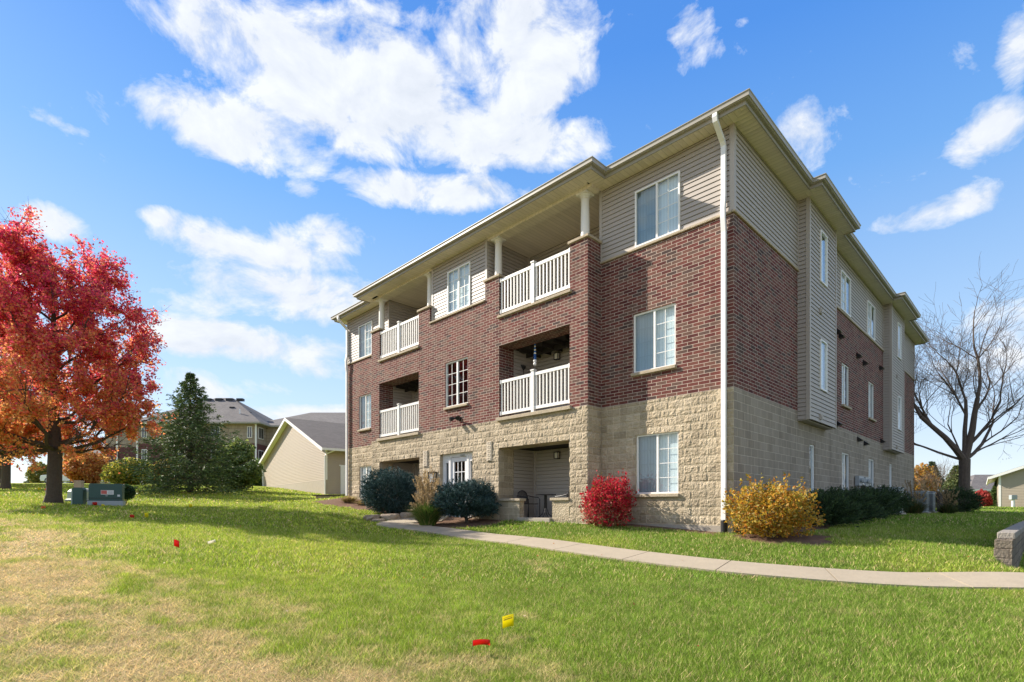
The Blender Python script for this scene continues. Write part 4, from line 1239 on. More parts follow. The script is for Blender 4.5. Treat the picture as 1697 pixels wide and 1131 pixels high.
# --- trees
def tubes_np(segs, n):
    """segs: list of (points, radii) -> one mesh of smooth tubes"""
    m_ = MB()
    for pts, rad, k in segs:
        m_.tube(pts, rad, k, caps=False)
    return m_
def curve_pts(p0, p1, sag, n=5, wob=0.0):
    p0, p1 = np.array(p0, float), np.array(p1, float)
    out = []
    L = np.linalg.norm(p1 - p0)
    for i in range(n):
        t = i / (n - 1)
        p_ = p0 * (1 - t) + p1 * t + np.array((0, 0, 1)) * sag * L * 4 * t * (1 - t)
        if 0 < i < n - 1: p_ = p_ + rng.normal(size=3) * wob * L
        out.append(p_)
    return out

def maple(loc, H, R, trunk_r, clear, n_leaf, leaf, label, group, colf, seed):
    x, y = loc; z = ground_z(x, y)
    e = empty("maple_tree", (x, y, z), 0, label, "tree", group)
    segs = []
    th = H * 0.80
    tr = [np.array((0, 0, -0.25)), np.array((0, 0, 0.05)), np.array((0.02, 0, 0.35)), np.array((0.05, 0.02, H * 0.2)), np.array((-0.06, 0.05, H * 0.45)), np.array((0.08, -0.04, H * 0.66)), np.array((0.0, 0.0, th))]
    segs.append((tr, [trunk_r * 1.75, trunk_r * 1.35, trunk_r * 1.06, trunk_r * 0.95, trunk_r * 0.55, trunk_r * 0.28, 0.02], 14))
    def trunk_at(h):
        for a, b in zip(tr, tr[1:]):
            if a[2] <= h <= b[2]:
                t = (h - a[2]) / (b[2] - a[2]); return a * (1 - t) + b * t
        return tr[-1]
    def env(t):                                   # crown half width by relative height
        return R * np.interp(t, [0, 0.08, 0.25, 0.45, 0.65, 0.82, 0.94, 1.0], [0.42, 0.82, 1.0, 0.98, 0.84, 0.66, 0.52, 0.36])
    LP, LD = [], []
    nl = 36
    for i in range(nl):
        f = (i + 0.5) / nl
        az = i * 2.399 + seed
        tz = 0.02 + 0.97 * f
        rr = env(tz) * (0.86 + 0.26 * rng.random())
        zt = clear + (H - clear) * tz
        end = np.array((rr * cos(az), rr * sin(az), zt))
        h0 = min(max(clear * 0.95, zt - rr * (0.55 + 0.5 * f)), th * 0.97)
        st = trunk_at(h0)
        pts = curve_pts(st, end, -0.06, 6, 0.025)
        r0 = trunk_r * (0.40 - 0.22 * f)
        segs.append((pts, np.linspace(r0, 0.012, 6), 6))
        # secondary branches
        for k in range(18):
            t = 0.30 + 0.70 * rng.random()
            j = min(int(t * 5), 4); a = pts[j] * (1 - (t * 5 - j)) + pts[j + 1] * (t * 5 - j)
            d = unit(((end - st) * np.array((1, 1, 0.5)) / np.linalg.norm(end - st) + rng.normal(size=3) * 0.75 + np.array((0, 0, 0.35)))[None])[0]
            L = (0.55 + 0.75 * rng.random()) * R * 0.30
            b = a + d * L
            q = curve_pts(a, b, 0.04, 4, 0.04)
            segs.append((q, [0.018, 0.012, 0.008, 0.004], 4))
            for m_ in range(4):
                c0 = q[min(1 + m_, 3)]
                d2 = unit((d + rng.normal(size=3) * 0.8 + np.array((0, 0, 0.15)))[None])[0]
                c1 = c0 + d2 * L * 0.5
                segs.append(([c0, c1], [0.006, 0.002], 3))
                LP.append(c0); LD.append(c1)
            LP.append(a); LD.append(b)
    tubes_np(segs, 0).build("trunk", "bark", e)
    LP, LD = np.array(LP), np.array(LD)
    i = rng.integers(0, len(LP), n_leaf)
    t = rng.random((n_leaf, 1)) ** 0.7
    P = LP[i] * (1 - t) + LD[i] * t + rng.normal(size=(n_leaf, 3)) * np.array((0.10, 0.10, 0.09)) * H / 11
    lump = fbm(P[:, 0] * 2.3 + P[:, 1] * 1.5 + 40, P[:, 2] * 2.1 + 40, seed, 4)
    P = P[rng.random(n_leaf) < sstep(0.30, 0.60, lump)]
    tt = (P[:, 2] - clear) / (H - clear)
    aa = np.arctan2(P[:, 1], P[:, 0])
    lim = env(np.clip(tt, 0, 1)) * 1.2 * (0.58 + 0.88 * fbm(aa * 3.6 + 60, P[:, 2] * 1.9 + 60, seed + 5, 4))
    over = np.hypot(P[:, 0], P[:, 1]) / lim
    P = P[rng.random(len(P)) < sstep(1.30, 0.66, over)]
    C = colf(P, H)
    leaf_obj("crown", P, leaf * (0.6 + 0.8 * rng.random(len(P))), C, "leaf", e, 0.62)
    return e
def red_orange(P, H):
    t = P[:, 2] / H + (fbm(P[:, 0] * 0.45 + 9, P[:, 2] * 0.4 + P[:, 1] * 0.4 + 9, 3, 3) - 0.5) * 0.9
    u = sstep(0.16, 0.98, t + 0.30 * P[:, 0] / 3.5)[:, None]  # sideways term paints the sun-facing side more orange, the shaded side more crimson
    u = (rng.random((len(P), 1)) < u * 0.88) * 0.7 + 0.3 * u
    hi = palette(len(P), [(0.86, 0.10, 0.15), (0.68, 0.05, 0.13), (0.90, 0.24, 0.15), (0.48, 0.045, 0.12)], None, 0.25)
    lo = palette(len(P), [(0.92, 0.34, 0.12), (0.92, 0.46, 0.13), (0.84, 0.20, 0.10), (0.80, 0.48, 0.15), (0.58, 0.36, 0.11)], None, 0.25)
    return lo * (1 - u) + hi * u
def orange(P, H):
    return palette(len(P), [(0.60, 0.22, 0.05), (0.55, 0.12, 0.04), (0.62, 0.32, 0.08), (0.42, 0.10, 0.04)], None, 0.25)
maple((-17.2, 20.0), 9.9, 3.2, 0.225, 2.1, 230000, 0.052, "tall red and orange maple with a thick trunk, nearest of the three maples", "maples on the left of the lawn", red_orange, 1)
maple((-34.2, 36.0), 11.0, 3.9, 0.24, 2.4, 26000, 0.12, "orange maple farther back at the left edge, its trunk right of another trunk", "maples on the left of the lawn", red_orange, 2)
maple((-43.4, 45.0), 11.5, 4.0, 0.26, 2.4, 20000, 0.14, "farthest maple, its trunk cut by the left edge of the photo", "maples on the left of the lawn", red_orange, 5)

def spruce(name, loc, H, R, cols, label, cat, group=None, levels=44, seed=0, needle=0.14, ragged=0.25):
    x, y = loc; z = ground_z(x, y)
    e = empty(name, (x, y, z), 0, label, cat, group)
    segs = [([(0, 0, -0.2), (0, 0, H * 0.5), (0, 0, H)], [H * 0.024, H * 0.013, 0.01], 8)]
    NP, ND = [], []
    for i in range(levels):
        t = i / (levels - 1)
        zz = 0.02 * H + H * 0.955 * t ** 0.92
        L0 = R * (1 - t) ** 0.95 + 0.018 * R
        k = int(11 - 5 * t)
        for j in range(k):
            az = i * 1.3 + j * 2 * pi / k + rng.random() * 0.5
            L = L0 * (1 - ragged + 1.5 * ragged * rng.random())
            o = np.array((cos(az), sin(az), 0.0))
            p0 = np.array((0, 0, zz))
            droop = 0.22 * (1 - t) - 0.25 * t
            pts = [p0, p0 + o * L * 0.35 + np.array((0, 0, 0.04 * L)), p0 + o * L * 0.7 + np.array((0, 0, -droop * L * 0.45)), p0 + o * L + np.array((0, 0, -droop * L * 0.5 + 0.16 * L))]
            segs.append((pts, [0.02 * H / 7, 0.014, 0.008, 0.003], 4))
            side = np.array((-sin(az), cos(az), 0))
            m = int(8 + 22 * L / max(R, 0.1))
            for q in range(m):
                s = 0.12 + 0.88 * rng.random()
                f = s * 3; a = min(int(f), 2); b = pts[a] * (1 - (f - a)) + pts[a + 1] * (f - a)
                tl = (0.10 + 0.34 * (1 - s)) * L * (0.5 + rng.random()) + 0.08
                dr = o * 0.7 + side * (rng.random() - 0.5) * 2.4 + np.array((0, 0, -0.35 + 0.35 * rng.random()))
                dr /= np.linalg.norm(dr)
                for w_ in range(6):
                    NP.append(b + dr * tl * (w_ + rng.random()) / 6)
                    ND.append(dr + rng.normal(size=3) * 0.45 + np.array((0, 0, 0.1)))
    tubes_np(segs, 0).build("trunk", "bark", e)
    NP, ND = np.array(NP), np.array(ND)
    C = palette(len(NP), cols, None, 0.3)
    leaf_obj("crown", NP, needle * (0.6 + 0.8 * rng.random(len(NP))), C, "needle", e, 0.16, ND)
    return e
spruce("spruce_tree", (-19.3, 32.0), 7.25, 3.35, [(0.075, 0.125, 0.042), (0.11, 0.17, 0.05), (0.165, 0.225, 0.065), (0.05, 0.09, 0.035)], "tall dark green spruce standing in front of the far apartment block", "tree", levels=40, needle=0.15, ragged=0.55)
spruce("spruce_tree", (35.0, 42.0), 3.4, 1.35, [(0.16, 0.19, 0.06), (0.11, 0.15, 0.06), (0.20, 0.22, 0.09)], "pale yellow green spruce directly left of the bare tree's trunk", "tree", levels=22, needle=0.16)
spruce("spruce_tree", (45.6, 50.0), 2.5, 0.75, [(0.07, 0.12, 0.03), (0.10, 0.15, 0.04)], "small green spruce between the red shrub and the right garage", "tree", levels=18, needle=0.16)
spruce("spruce_tree", (52.0, 66.0), 5.4, 1.9, [(0.06, 0.10, 0.05), (0.09, 0.12, 0.06)], "distant spruce top rising behind the right garage roof", "tree", levels=20, needle=0.25)

M["limb_bark"] = plain("limb_bark", (0.125, 0.094, 0.074), 0.95, 0.4, 9, bmp=1.0)
def bare_tree(name, loc, H, trunk_r, fork, label, group=None, seed=3, limbs=None, depth=5, mat_="bark", leafy=True, spread=0.5):
    x, y = loc; z = ground_z(x, y)
    e = empty(name, (x, y, z), 0, label, "tree", group)
    rs = random.Random(seed)
    segs, tips = [], []
    segs.append(([(0, 0, -0.25), (0, 0, 0.1), (0.0, 0, fork * 0.5), (0.02, 0, fork)], [trunk_r * 1.5, trunk_r * 1.12, trunk_r * 0.98, trunk_r * 1.02], 12))
    def grow(p, d, L, r, lv):
        n = 4
        pts, rad = [Vector(p)], [r]
        dd = Vector(d).normalized()
        for i in range(n):
            dd = (dd + Vector((rs.gauss(0, 0.10), rs.gauss(0, 0.10), rs.gauss(0.035, 0.07)))).normalized()
            pts.append(pts[-1] + dd * L / n); rad.append(max(r * (1 - 0.42 * (i + 1) / n), 0.0052))
        segs.append((pts, rad, 8 if lv <= 1 else 5 if lv == 2 else 3))
        if lv >= depth:
            tips.append((pts[2], pts[-1])); return
        # side shoots
        kids = {0: 3, 1: 4, 2: 4, 3: 4, 4: 3}.get(lv, 3)
        for k in range(kids):
            i = rs.choice([1, 2, 3, 3]) if k else n
            base = pts[i]; rr = rad[i] * (0.80 if i == n else 0.55)
            ax = Vector((rs.gauss(0, 1), rs.gauss(0, 1), rs.gauss(0, 0.6)))
            ax = (ax - ax.dot(dd) * dd).normalized()
            ang = rs.uniform(0.25, 0.5) if i == n else rs.uniform(0.45, 1.0)
            nd_ = dd * cos(ang) + ax * sin(ang)
            if lv >= 3: nd_.z = nd_.z * 0.8 + 0.05
            else: nd_.z += 0.34
            grow(base, nd_, L * rs.uniform(0.56, 0.84), max(rr, 0.006), lv + 1)
    for d, L, r in limbs:
        grow((0.02, 0, fork - 0.08), d, L, r, 0)
    # bands of bark by thickness
    tubes_np(segs, 0).build("trunk", mat_, e)
    if leafy:
        LP = np.array([a for a, b in tips]); LD = np.array([b for a, b in tips])
        n = 5200
        i = rng.integers(0, len(LP), n); t = rng.random((n, 1))
        low = LP[i][:, 2] < H * (0.25 + 0.6 * rng.random(n) ** 2.5)
        P = (LP[i] * (1 - t) + LD[i] * t)[low]
        P = P + rng.normal(size=P.shape) * 0.06 + np.array((0, 0, -0.08))
        dn = rng.normal(size=P.shape) * 0.5 + np.array((0.3, 0, -0.8))
        leaf_obj("leaves", P, 0.11, palette(len(P), [(0.14, 0.17, 0.05), (0.20, 0.16, 0.06), (0.13, 0.10, 0.05), (0.30, 0.16, 0.05)]), "leaf", e, 0.14, dn)
    return e
bare_tree("bare_tree", (23.75, 28.0), 11, 0.245, 2.75, "large nearly leafless tree with dark forked trunk at the far corner of the building",
          limbs=[((-0.68, -0.1, 1.0), 3.2, 0.17), ((-0.14, 0.2, 1.3), 3.2, 0.125), ((0.40, -0.1, 1.1), 3.3, 0.18), ((0.15, 0.5, 0.9), 2.4, 0.05), ((1.0, 0.1, 0.55), 2.9, 0.095), ((-0.95, 0.3, 0.40), 2.5, 0.07)], seed=12, depth=5, mat_="limb_bark")
bare_tree("small_bare_tree", (31.7, 40.0), 3.5, 0.10, 0.5, "small pale bare tree seen over the air conditioners", limbs=[((-0.6, 0, 1), 1.3, 0.06), ((0.1, 0.2, 1.2), 1.4, 0.07), ((0.6, -0.1, 0.9), 1.3, 0.06), ((-0.2, 0.5, 1), 1.1, 0.05)], seed=5, depth=4, mat_="bark_light", leafy=False)

# --- background shrubs
OR_ = [(0.55, 0.25, 0.07), (0.48, 0.17, 0.06), (0.58, 0.34, 0.12)]
GRN = [(0.10, 0.18, 0.045), (0.14, 0.22, 0.05), (0.07, 0.12, 0.035)]
YG = [(0.46, 0.46, 0.07), (0.26, 0.34, 0.05), (0.62, 0.50, 0.10), (0.16, 0.23, 0.05)]
bush("far_shrub", (-33.0, 46.0), (1.9, 1.5, 1.25), 5000, YG, None, 0.12, "yellow green bush by the downspouts of the far apartment block", "shrub", seed=31, zc=0.5)
bush("far_shrub", (-29.3, 45.5), (1.3, 1.2, 1.2), 3000, [(0.50, 0.34, 0.09), (0.40, 0.28, 0.07), (0.2, 0.2, 0.04)], None, 0.12, "golden bush just left of the tall spruce", "shrub", seed=32, zc=0.5)
bush("far_shrub", (-44.0, 55.0), (2.0, 1.8, 1.75), 5000, OR_, None, 0.15, "orange ornamental tree behind the green transformer box", "shrub", seed=33, zc=0.55)
bush("far_shrub", (-24.3, 51.0), (2.0, 1.8, 1.45), 5000, GRN, None, 0.13, "green rounded bush between the tall spruce and the tan garage", "shrub", seed=34, zc=0.45)
bush("far_shrub", (-18.7, 36.0), (1.6, 1.5, 1.75), 8000, [(0.13, 0.19, 0.05), (0.09, 0.14, 0.04), (0.20, 0.24, 0.06)], None, 0.11, "light green leafy tree hidden behind the right side of the tall spruce", "shrub", seed=35, zc=0.55, noise=0.3)
bush("clipped_shrub", (-15.7, 21.6), (0.42, 0.3, 0.32), 2500, [(0.03, 0.07, 0.03), (0.045, 0.09, 0.035)], None, 0.035, "dark clipped evergreen showing over the green transformer box", "shrub", seed=36, zc=0.9)
bush("far_shrub", (42.4, 48.0), (0.62, 0.6, 0.82), 2800, [(0.48, 0.07, 0.07), (0.55, 0.14, 0.12), (0.36, 0.05, 0.05)], None, 0.10, "red autumn shrub beside the right garage", "shrub", seed=37, zc=0.5)
bush("far_shrub", (39.2, 51.0), (1.4, 1.2, 2.1), 3500, [(0.55, 0.33, 0.05), (0.48, 0.22, 0.04), (0.40, 0.30, 0.10)], None, 0.14, "golden orange tree peeking out behind the building's far corner", "shrub", seed=38, zc=0.5)
bush("far_shrub", (41.5, 55.0), (2.2, 1.5, 0.9), 3500, [(0.30, 0.24, 0.09), (0.22, 0.2, 0.07), (0.36, 0.22, 0.10)], None, 0.13, "low tan hedge behind the small bare tree", "shrub", seed=39, zc=0.5)
bush("far_shrub", (-65.5, 74.0), (1.6, 1.4, 1.5), 2200, [(0.16, 0.2, 0.05), (0.30, 0.24, 0.06)], None, 0.16, "small green tree behind the parked cars on the left", "shrub", seed=40, zc=0.6)
bush("far_shrub", (-98.0, 110.0), (2.0, 1.8, 1.5), 1500, [(0.10, 0.13, 0.06), (0.15, 0.17, 0.09)], None, 0.22, "distant round tree on the left horizon", "shrub", seed=41, zc=0.5)
def tree_line(pts, label, seed, cols):
    Ps = []
    for (x, y, h) in pts:
        P, d = shell(1500, (h * 0.6, h * 0.5, h * 0.55), 0.4, 0.35, seed + int(h * 10))
        P[:, 2] += h * 0.5; P = P[P[:, 2] > 0]
        Ps.append(P + np.array((x, y, ground_z(x, y) - 0.2)))
    P = np.concatenate(Ps)
    tag(leaf_obj("tree_line", P, 0.34 * (0.6 + 0.8 * rng.random(len(P))), palette(len(P), cols), "leaf", None), label, "trees", kind="stuff")
tree_line([(60 + k * 6 + 3 * rng.random(), 95 + 25 * rng.random(), 4 + 3 * rng.random()) for k in range(12)], "far line of autumn trees beyond the right garages", 3, [(0.12, 0.13, 0.05), (0.2, 0.15, 0.06), (0.09, 0.11, 0.05)])
tree_line([(-30 + k * 7, 130 + 20 * rng.random(), 5 + 3 * rng.random()) for k in range(13)], "far line of trees behind the apartment building", 4, [(0.10, 0.12, 0.05), (0.18, 0.14, 0.06)])

# fallen leaves on the lawn
n = 1500
x, y = scatter(n, 4, 32)
k = ~in_building(x, y, 0.1) & (rng.random(n) < 0.3 + 0.7 * (x < -6))
x, y = x[k], y[k]
P = np.c_[x, y, zg(x, y) + 0.045]
dd = rng.normal(size=P.shape) * np.array((1, 1, 0.3))
tag(leaf_obj("fallen_leaves", P, 0.02 + 0.025 * rng.random(len(P)), palette(len(P), [(0.5, 0.3, 0.1), (0.42, 0.22, 0.08), (0.55, 0.45, 0.3), (0.5, 0.12, 0.05)]), "leaf", None, 0.35, dd), "scattered dry fallen leaves on the lawn", "leaves", kind="stuff")

# rocks edging the mound by the blue spruce
def rock(x, y, s, label, seed):
    bm = bmesh.new()
    bmesh.ops.create_icosphere(bm, subdivisions=3, radius=1)
    for v in bm.verts:
        n_ = v.co.normalized()
        k = 0.8 + 0.5 * float(fbm(n_.x * 1.5 + seed * 3 + 20, n_.y * 1.5 + n_.z * 1.7 + 20, seed, 3))
        v.co = Vector((n_.x * s[0] * k, n_.y * s[1] * k, max(min(n_.z * 1.4, 0.8), -0.8) * s[2] * k))
    me = bpy.data.meshes.new("boulder"); bm.to_mesh(me); bm.free()
    me.materials.append(M["rock"])
    o = bpy.data.objects.new("boulder", me); o.location = (x, y, ground_z(x, y) + s[2] * 0.35); o.rotation_euler = (0, 0, seed * 1.3)
    col.objects.link(o)
    tag(o, label, "rock", "stones edging the shrub mound")
for i, (x, y, s, lb) in enumerate(((-4.75, 18.15, (0.36, 0.22, 0.12), "flat tan stone at the left end of the mound edging"), (-4.2, 18.35, (0.40, 0.24, 0.14), "long brown edging stone under the rounded blue spruce"),
                                   (-3.6, 18.6, (0.30, 0.2, 0.15), "dark stone block at the foot of the rounded blue spruce"), (-3.15, 18.75, (0.34, 0.22, 0.14), "tan stone between the blue spruce and the ornamental grass"),
                                   (-4.45, 17.8, (0.24, 0.16, 0.07), "low flat stone beside the curved end of the walk"), (-3.0, 19.2, (0.30, 0.2, 0.13), "pale stone behind the ornamental grass"))):
    rock(x, y, s, lb, i + 1)
# ------------------------------------------------------------------ retaining walls
M["cap_stone"] = plain("cap_stone", (0.27, 0.245, 0.21), 0.9, 0.3, 6, bmp=0.8)
rw = empty("retaining_wall", (8.12, 9.0, -0.84), atan2(VY, VX), "low tan block retaining wall running back from the right edge of the lawn", "retaining wall")
for (xa, xb, ya, yb, za, zb, nm) in ((-0.02, 20, -0.25, 0.0, -0.7, 0.15, "block_course"), (0.0, 20, -0.25, -0.012, 0.155, 0.30, "block_course"), (0.28, 20, -0.27, -0.03, 0.305, 0.415, "cap_course")):
    m_ = MB(); x = xa; k = 0
    while x < xb:
        L = 0.40 if nm != "cap_course" else 0.36
        j = 0.008 * rng.random()
        m_.box(x, x + L - 0.008, ya + j, yb - j, za, zb)
        x += L
    m_.build(nm, "wall_stone" if nm != "cap_course" else "cap_stone", rw, bevel=0.012)
lw = empty("garden_wall", (-9.7, 26.2, ground_z(-9.4, 26.1)), 0.05, "short dark stone wall on the lawn at the left end of the building", "retaining wall")
for r in range(2):
    m_ = MB()
    for k in range(5): m_.box(k * 0.36 + 0.1 * r, k * 0.36 + 0.35 + 0.1 * r, -0.15, 0.2, -0.1 + r * 0.13, 0.02 + r * 0.13)
    m_.build("block_course", "rock", lw, bevel=0.01)
m_ = MB()
for k in range(5): m_.box(k * 0.37 - 0.05, k * 0.37 + 0.31, -0.2, 0.25, 0.16, 0.22)
m_.build("cap_course", "bark", lw, bevel=0.01)

# ------------------------------------------------------------------ things on the patio and balcony
PX_, PZ_ = -5.55, -0.32
def local_empty(name, x, y, z, rz, label, cat, group=None):
    w = bw(x, y)
    return empty(name, (w[0], w[1], z), theta + rz, label, cat, group)
t = local_empty("patio_table", -5.72, 0.02, PZ_, 0, "round black metal bistro table on the ground floor patio", "table")
m_ = MB(); m_.lathe(0, 0, [(0.0, 0.70), (0.30, 0.70), (0.31, 0.71), (0.31, 0.725), (0.0, 0.725)], 28); m_.build("tabletop", "black_metal", t)
for k in range(4):
    a = k * pi / 2 + 0.4
    m_ = MB(); m_.tube([(0.03 * cos(a), 0.03 * sin(a), 0.70), (0.04 * cos(a), 0.04 * sin(a), 0.3), (0.10 * cos(a), 0.10 * sin(a), 0.12), (0.27 * cos(a), 0.27 * sin(a), 0.0)], 0.013, 8); m_.build("leg", "black_metal", t)
def patio_chair(x, y, rz, label):
    c = local_empty("patio_chair", x, y, PZ_, rz, label, "chair", "black metal patio chairs")
    m_ = MB(); m_.box(-0.23, 0.23, -0.21, 0.22, 0.42, 0.445); m_.build("seat", "black_metal", c, bevel=0.01)
    m_ = MB(); q = [(-0.24, 0.22, 0.45)]
    arc = [(0.24 * cos(pi - pi * k / 10), 0.22 + 0.06, 0.62 + 0.24 * sin(pi * k / 10)) for k in range(11)]
    m_.tube([(-0.24, 0.22, 0.43)] + arc + [(0.24, 0.22, 0.43)], 0.014, 8)
    for k in range(1, 10):
        xx = -0.24 + 0.048 * k; zt = 0.62 + 0.24 * sqrt(max(0, 1 - (xx / 0.24) ** 2))
        m_.tube([(xx, 0.22, 0.44), (xx, 0.28, zt)], 0.012, 5)
    m_.build("backrest", "black_metal", c)
    for s in (-1, 1):
        m_ = MB(); m_.tube([(s * 0.25, 0.27, 0.70), (s * 0.27, 0.10, 0.66), (s * 0.27, -0.15, 0.64), (s * 0.26, -0.23, 0.58), (s * 0.25, -0.24, 0.0)], 0.014, 8); m_.build("armrest", "black_metal", c)
        m_ = MB(); m_.tube([(s * 0.22, 0.21, 0.43), (s * 0.24, 0.27, 0.0)], 0.014, 8); m_.build("leg", "black_metal", c)
patio_chair(-6.45, 0.05, pi / 2, "black patio chair left of the bistro table")
patio_chair(-4.98, 0.05, -pi / 2, "black patio chair right of the bistro table")
w = local_empty("wind_chime", -5.95, -0.2, 4.98, 0, "blue beaded hanging ornament with white balls in the middle balcony", "wind chime")
m_ = MB(); m_.tube([(0, 0, 0.02), (0, 0, -1.25)], 0.006, 5); m_.build("cord", "wire", w)
for k in range(9):
    m_ = MB(); r = 0.024 + 0.003 * k; zc = -0.04 - k * 0.052
    m_.lathe(0, 0, [(0.0, zc - r), (r * 0.8, zc - r * 0.6), (r, zc), (r * 0.8, zc + r * 0.6), (0, zc + r)], 10); m_.build("bead", "blue_bead" if k % 2 == 0 else ("blue_bead" if k > 5 else "white_plastic"), w)
for zc in (-0.53, -0.62):
    m_ = MB(); r = 0.055; m_.lathe(0, 0, [(r * sin(pi * k / 8), zc - r * cos(pi * k / 8)) for k in range(9)], 14); m_.build("ball", "white_paint", w)
w = local_empty("wall_ornament", -7.09, 0.45, 4.48, pi / 2, "small black wrought iron plant ornament on the balcony side wall", "ornament")
m_ = MB()
m_.tube([(0, -0.02, -0.22), (0, -0.02, 0.1)], 0.01, 5)
for a in (-0.9, -0.45, 0.0, 0.45, 0.9):
    m_.tube([(0, -0.02, 0.0), (0.08 * sin(a), -0.03, 0.09), (0.15 * sin(a), -0.02, 0.13 + 0.06 * cos(a))], [0.008, 0.02, 0.012], 6)
m_.build("ironwork", "black_metal", w)

# ------------------------------------------------------------------ air conditioners by the side wall
def condenser(v, d, label):
    x, y, _ = bw(d, v)
    e = empty("air_conditioner", (x, y, ground_z(x, y)), theta, label, "air conditioner", "condensers along the side wall")
    m_ = MB(); m_.box(-0.42, 0.42, -0.42, 0.42, -0.1, 0.06); m_.build("pad", "concrete", e)
    m_ = MB(); m_.box(-0.36, 0.36, -0.36, 0.36, 0.06, 0.88); m_.build("cabinet", "ac_metal", e, bevel=0.03)
    m_ = MB()
    for k in range(14):
        z = 0.12 + k * 0.052; m_.box(-0.372, 0.372, -0.372, 0.372, z, z + 0.02)
    m_.build("louvres", "black_metal", e)
    m_ = MB(); m_.box(-0.38, 0.38, -0.38, 0.38, 0.882, 0.93); m_.build("top_cover", "grey_metal", e, bevel=0.02)
    m_ = MB(); m_.lathe(0, 0, [(0.0, 0.95), (0.30, 0.95), (0.32, 0.935)], 20); m_.build("fan_grille", "black_metal", e)
condenser(10.35, 1.1, "dark grey air conditioner nearest the electric meters")
condenser(15.6, 1.15, "air conditioner with pale blue top near the far end of the side wall")
condenser(17.7, 1.1, "air conditioner farthest along the side wall")
def screen_fence(v0, v1, d, label):
    x, y, _ = bw(d, v0); x2, y2, _ = bw(d, v1)
    e = empty("screen_fence", (x, y, ground_z(x, y)), atan2(y2 - y, x2 - x), label, "fence", "low dark screens round the air conditioners")
    L = v1 - v0; dz = ground_z(x2, y2) - ground_z(x, y)
    m_ = MB()
    for k in range(int(L / 0.11)):
        a = 0.06 + k * 0.11; m_.box(a, a + 0.09, -0.012, 0.012, 0.08 + dz * a / L, 0.86 + dz * a / L)
    m_.build("slats", "bark", e)
    m_ = MB(); m_.box(0, L, -0.06, 0.04, 0.865 + dz / 2, 0.91 + dz / 2); m_.build("rail", "black_metal", e)
    for a in (0, L):
        m_ = MB(); m_.box(a - 0.05, a + 0.05, -0.065, 0.05, -0.1, 0.98 + dz * a / L); m_.build("post", "bark", e)
        m_ = MB(); m_.lathe(a, 0, [(0.0, 1.06 + dz * a / L), (0.05, 1.02 + dz * a / L), (0.03, 0.982 + dz * a / L)], 10); m_.build("post_cap", "white_plastic", e)
screen_fence(9.0, 11.4, 0.62, "low dark wooden screen behind the nearest air conditioner")
screen_fence(18.6, 20.2, 1.5, "low dark wooden screen at the far end by the bare tree")

# ------------------------------------------------------------------ utility boxes on the left lawn
x, y = -15.1, 19.9
e = empty("transformer_box", (x, y, ground_z(x, y)), 0.52, "dark green pad mounted transformer with red and white warning label", "utility box")
m_ = MB(); m_.box(-0.53, 0.53, -0.45, 0.25, -0.2, 0.17); m_.build("pad", "grey_metal", e, bevel=0.01)
m_ = MB(); m_.prism([(-0.5, 0.17), (0.5, 0.17), (0.5, 0.75), (0.48, 0.8), (-0.46, 0.8), (-0.5, 0.75)], -0.40, 0.2); m_.build("cabinet", "green_metal", e, merge=True, bevel=0.02)
m_ = MB(); m_.box(-0.505, 0.505, -0.415, -0.40, 0.26, 0.275); m_.build("seam", "black_metal", e)
m_ = MB(); m_.box(-0.14, 0.24, -0.408, -0.402, 0.40, 0.56); lab = m_.build("warning_label", "sticker_white", e)
m_ = MB(); m_.box(-0.13, 0.04, -0.412, -0.4085, 0.42, 0.55); m_.build("marking", "sticker_red", lab)
m_ = MB()
for k in range(3): m_.box(0.07, 0.21, -0.412, -0.4085, 0.43 + k * 0.045, 0.445 + k * 0.045)
m_.build("marking", "grey_metal", lab)
m_ = MB(); m_.box(0.35, 0.43, -0.408, -0.402, 0.33, 0.40); m_.build("number_plate", "sticker_white", e)
m_ = MB(); m_.box(0.0, 0.06, -0.43, -0.402, 0.34, 0.37); m_.build("lock", "grey_metal", e)
x, y = -15.9, 19.6
e = empty("telecom_pedestal", (x, y, ground_z(x, y)), 0.3, "narrow dark green telecom pedestal between the maple and the transformer", "utility box")
m_ = MB(); m_.prism([(-0.17, -0.1), (0.17, -0.1), (0.17, 0.58), (0.12, 0.64), (-0.12, 0.64), (-0.17, 0.58)], -0.15, 0.15); m_.build("cabinet", "green_metal", e, merge=True, bevel=0.015)
m_ = MB(); m_.box(-0.19, -0.155, -0.16, -0.10, -0.05, 0.6); m_.build("door_edge", "pale_green", e)
x, y = -17.2, 22.0
x = -17.75
e = empty("cable_dome", (x, y, ground_z(x, y)), 0.0, "pale green domed cable enclosure behind the narrow pedestal", "utility box")
m_ = MB(); m_.lathe(0, 0, [(0.55, -0.1), (0.54, 0.10), (0.47, 0.13), (0.46, 0.42), (0.36, 0.52), (0.18, 0.57), (0.0, 0.575)], 8, smooth=False); m_.build("cover", "pale_green", e)
m_ = MB(); m_.lathe(0, 0, [(0.60, -0.12), (0.60, 0.06), (0.545, 0.07)], 8, smooth=False); m_.build("base", "black_metal", e)
x, y = -18.35, 22.6
e = empty("cable_pedestal", (x, y, ground_z(x, y)), 0.2, "tan cable pedestal with a reddish top showing above the green one", "utility box")
m_ = MB(); m_.prism([(-0.14, -0.1), (0.14, -0.1), (0.14, 0.80), (0.10, 0.86), (-0.10, 0.86), (-0.14, 0.80)], -0.12, 0.12); m_.build("cabinet", "tan_plastic", e, merge=True, bevel=0.02)
m_ = MB(); m_.box(-0.145, 0.145, -0.125, 0.125, 0.81, 0.865); m_.build("lid", "tan_plastic", e, bevel=0.01)

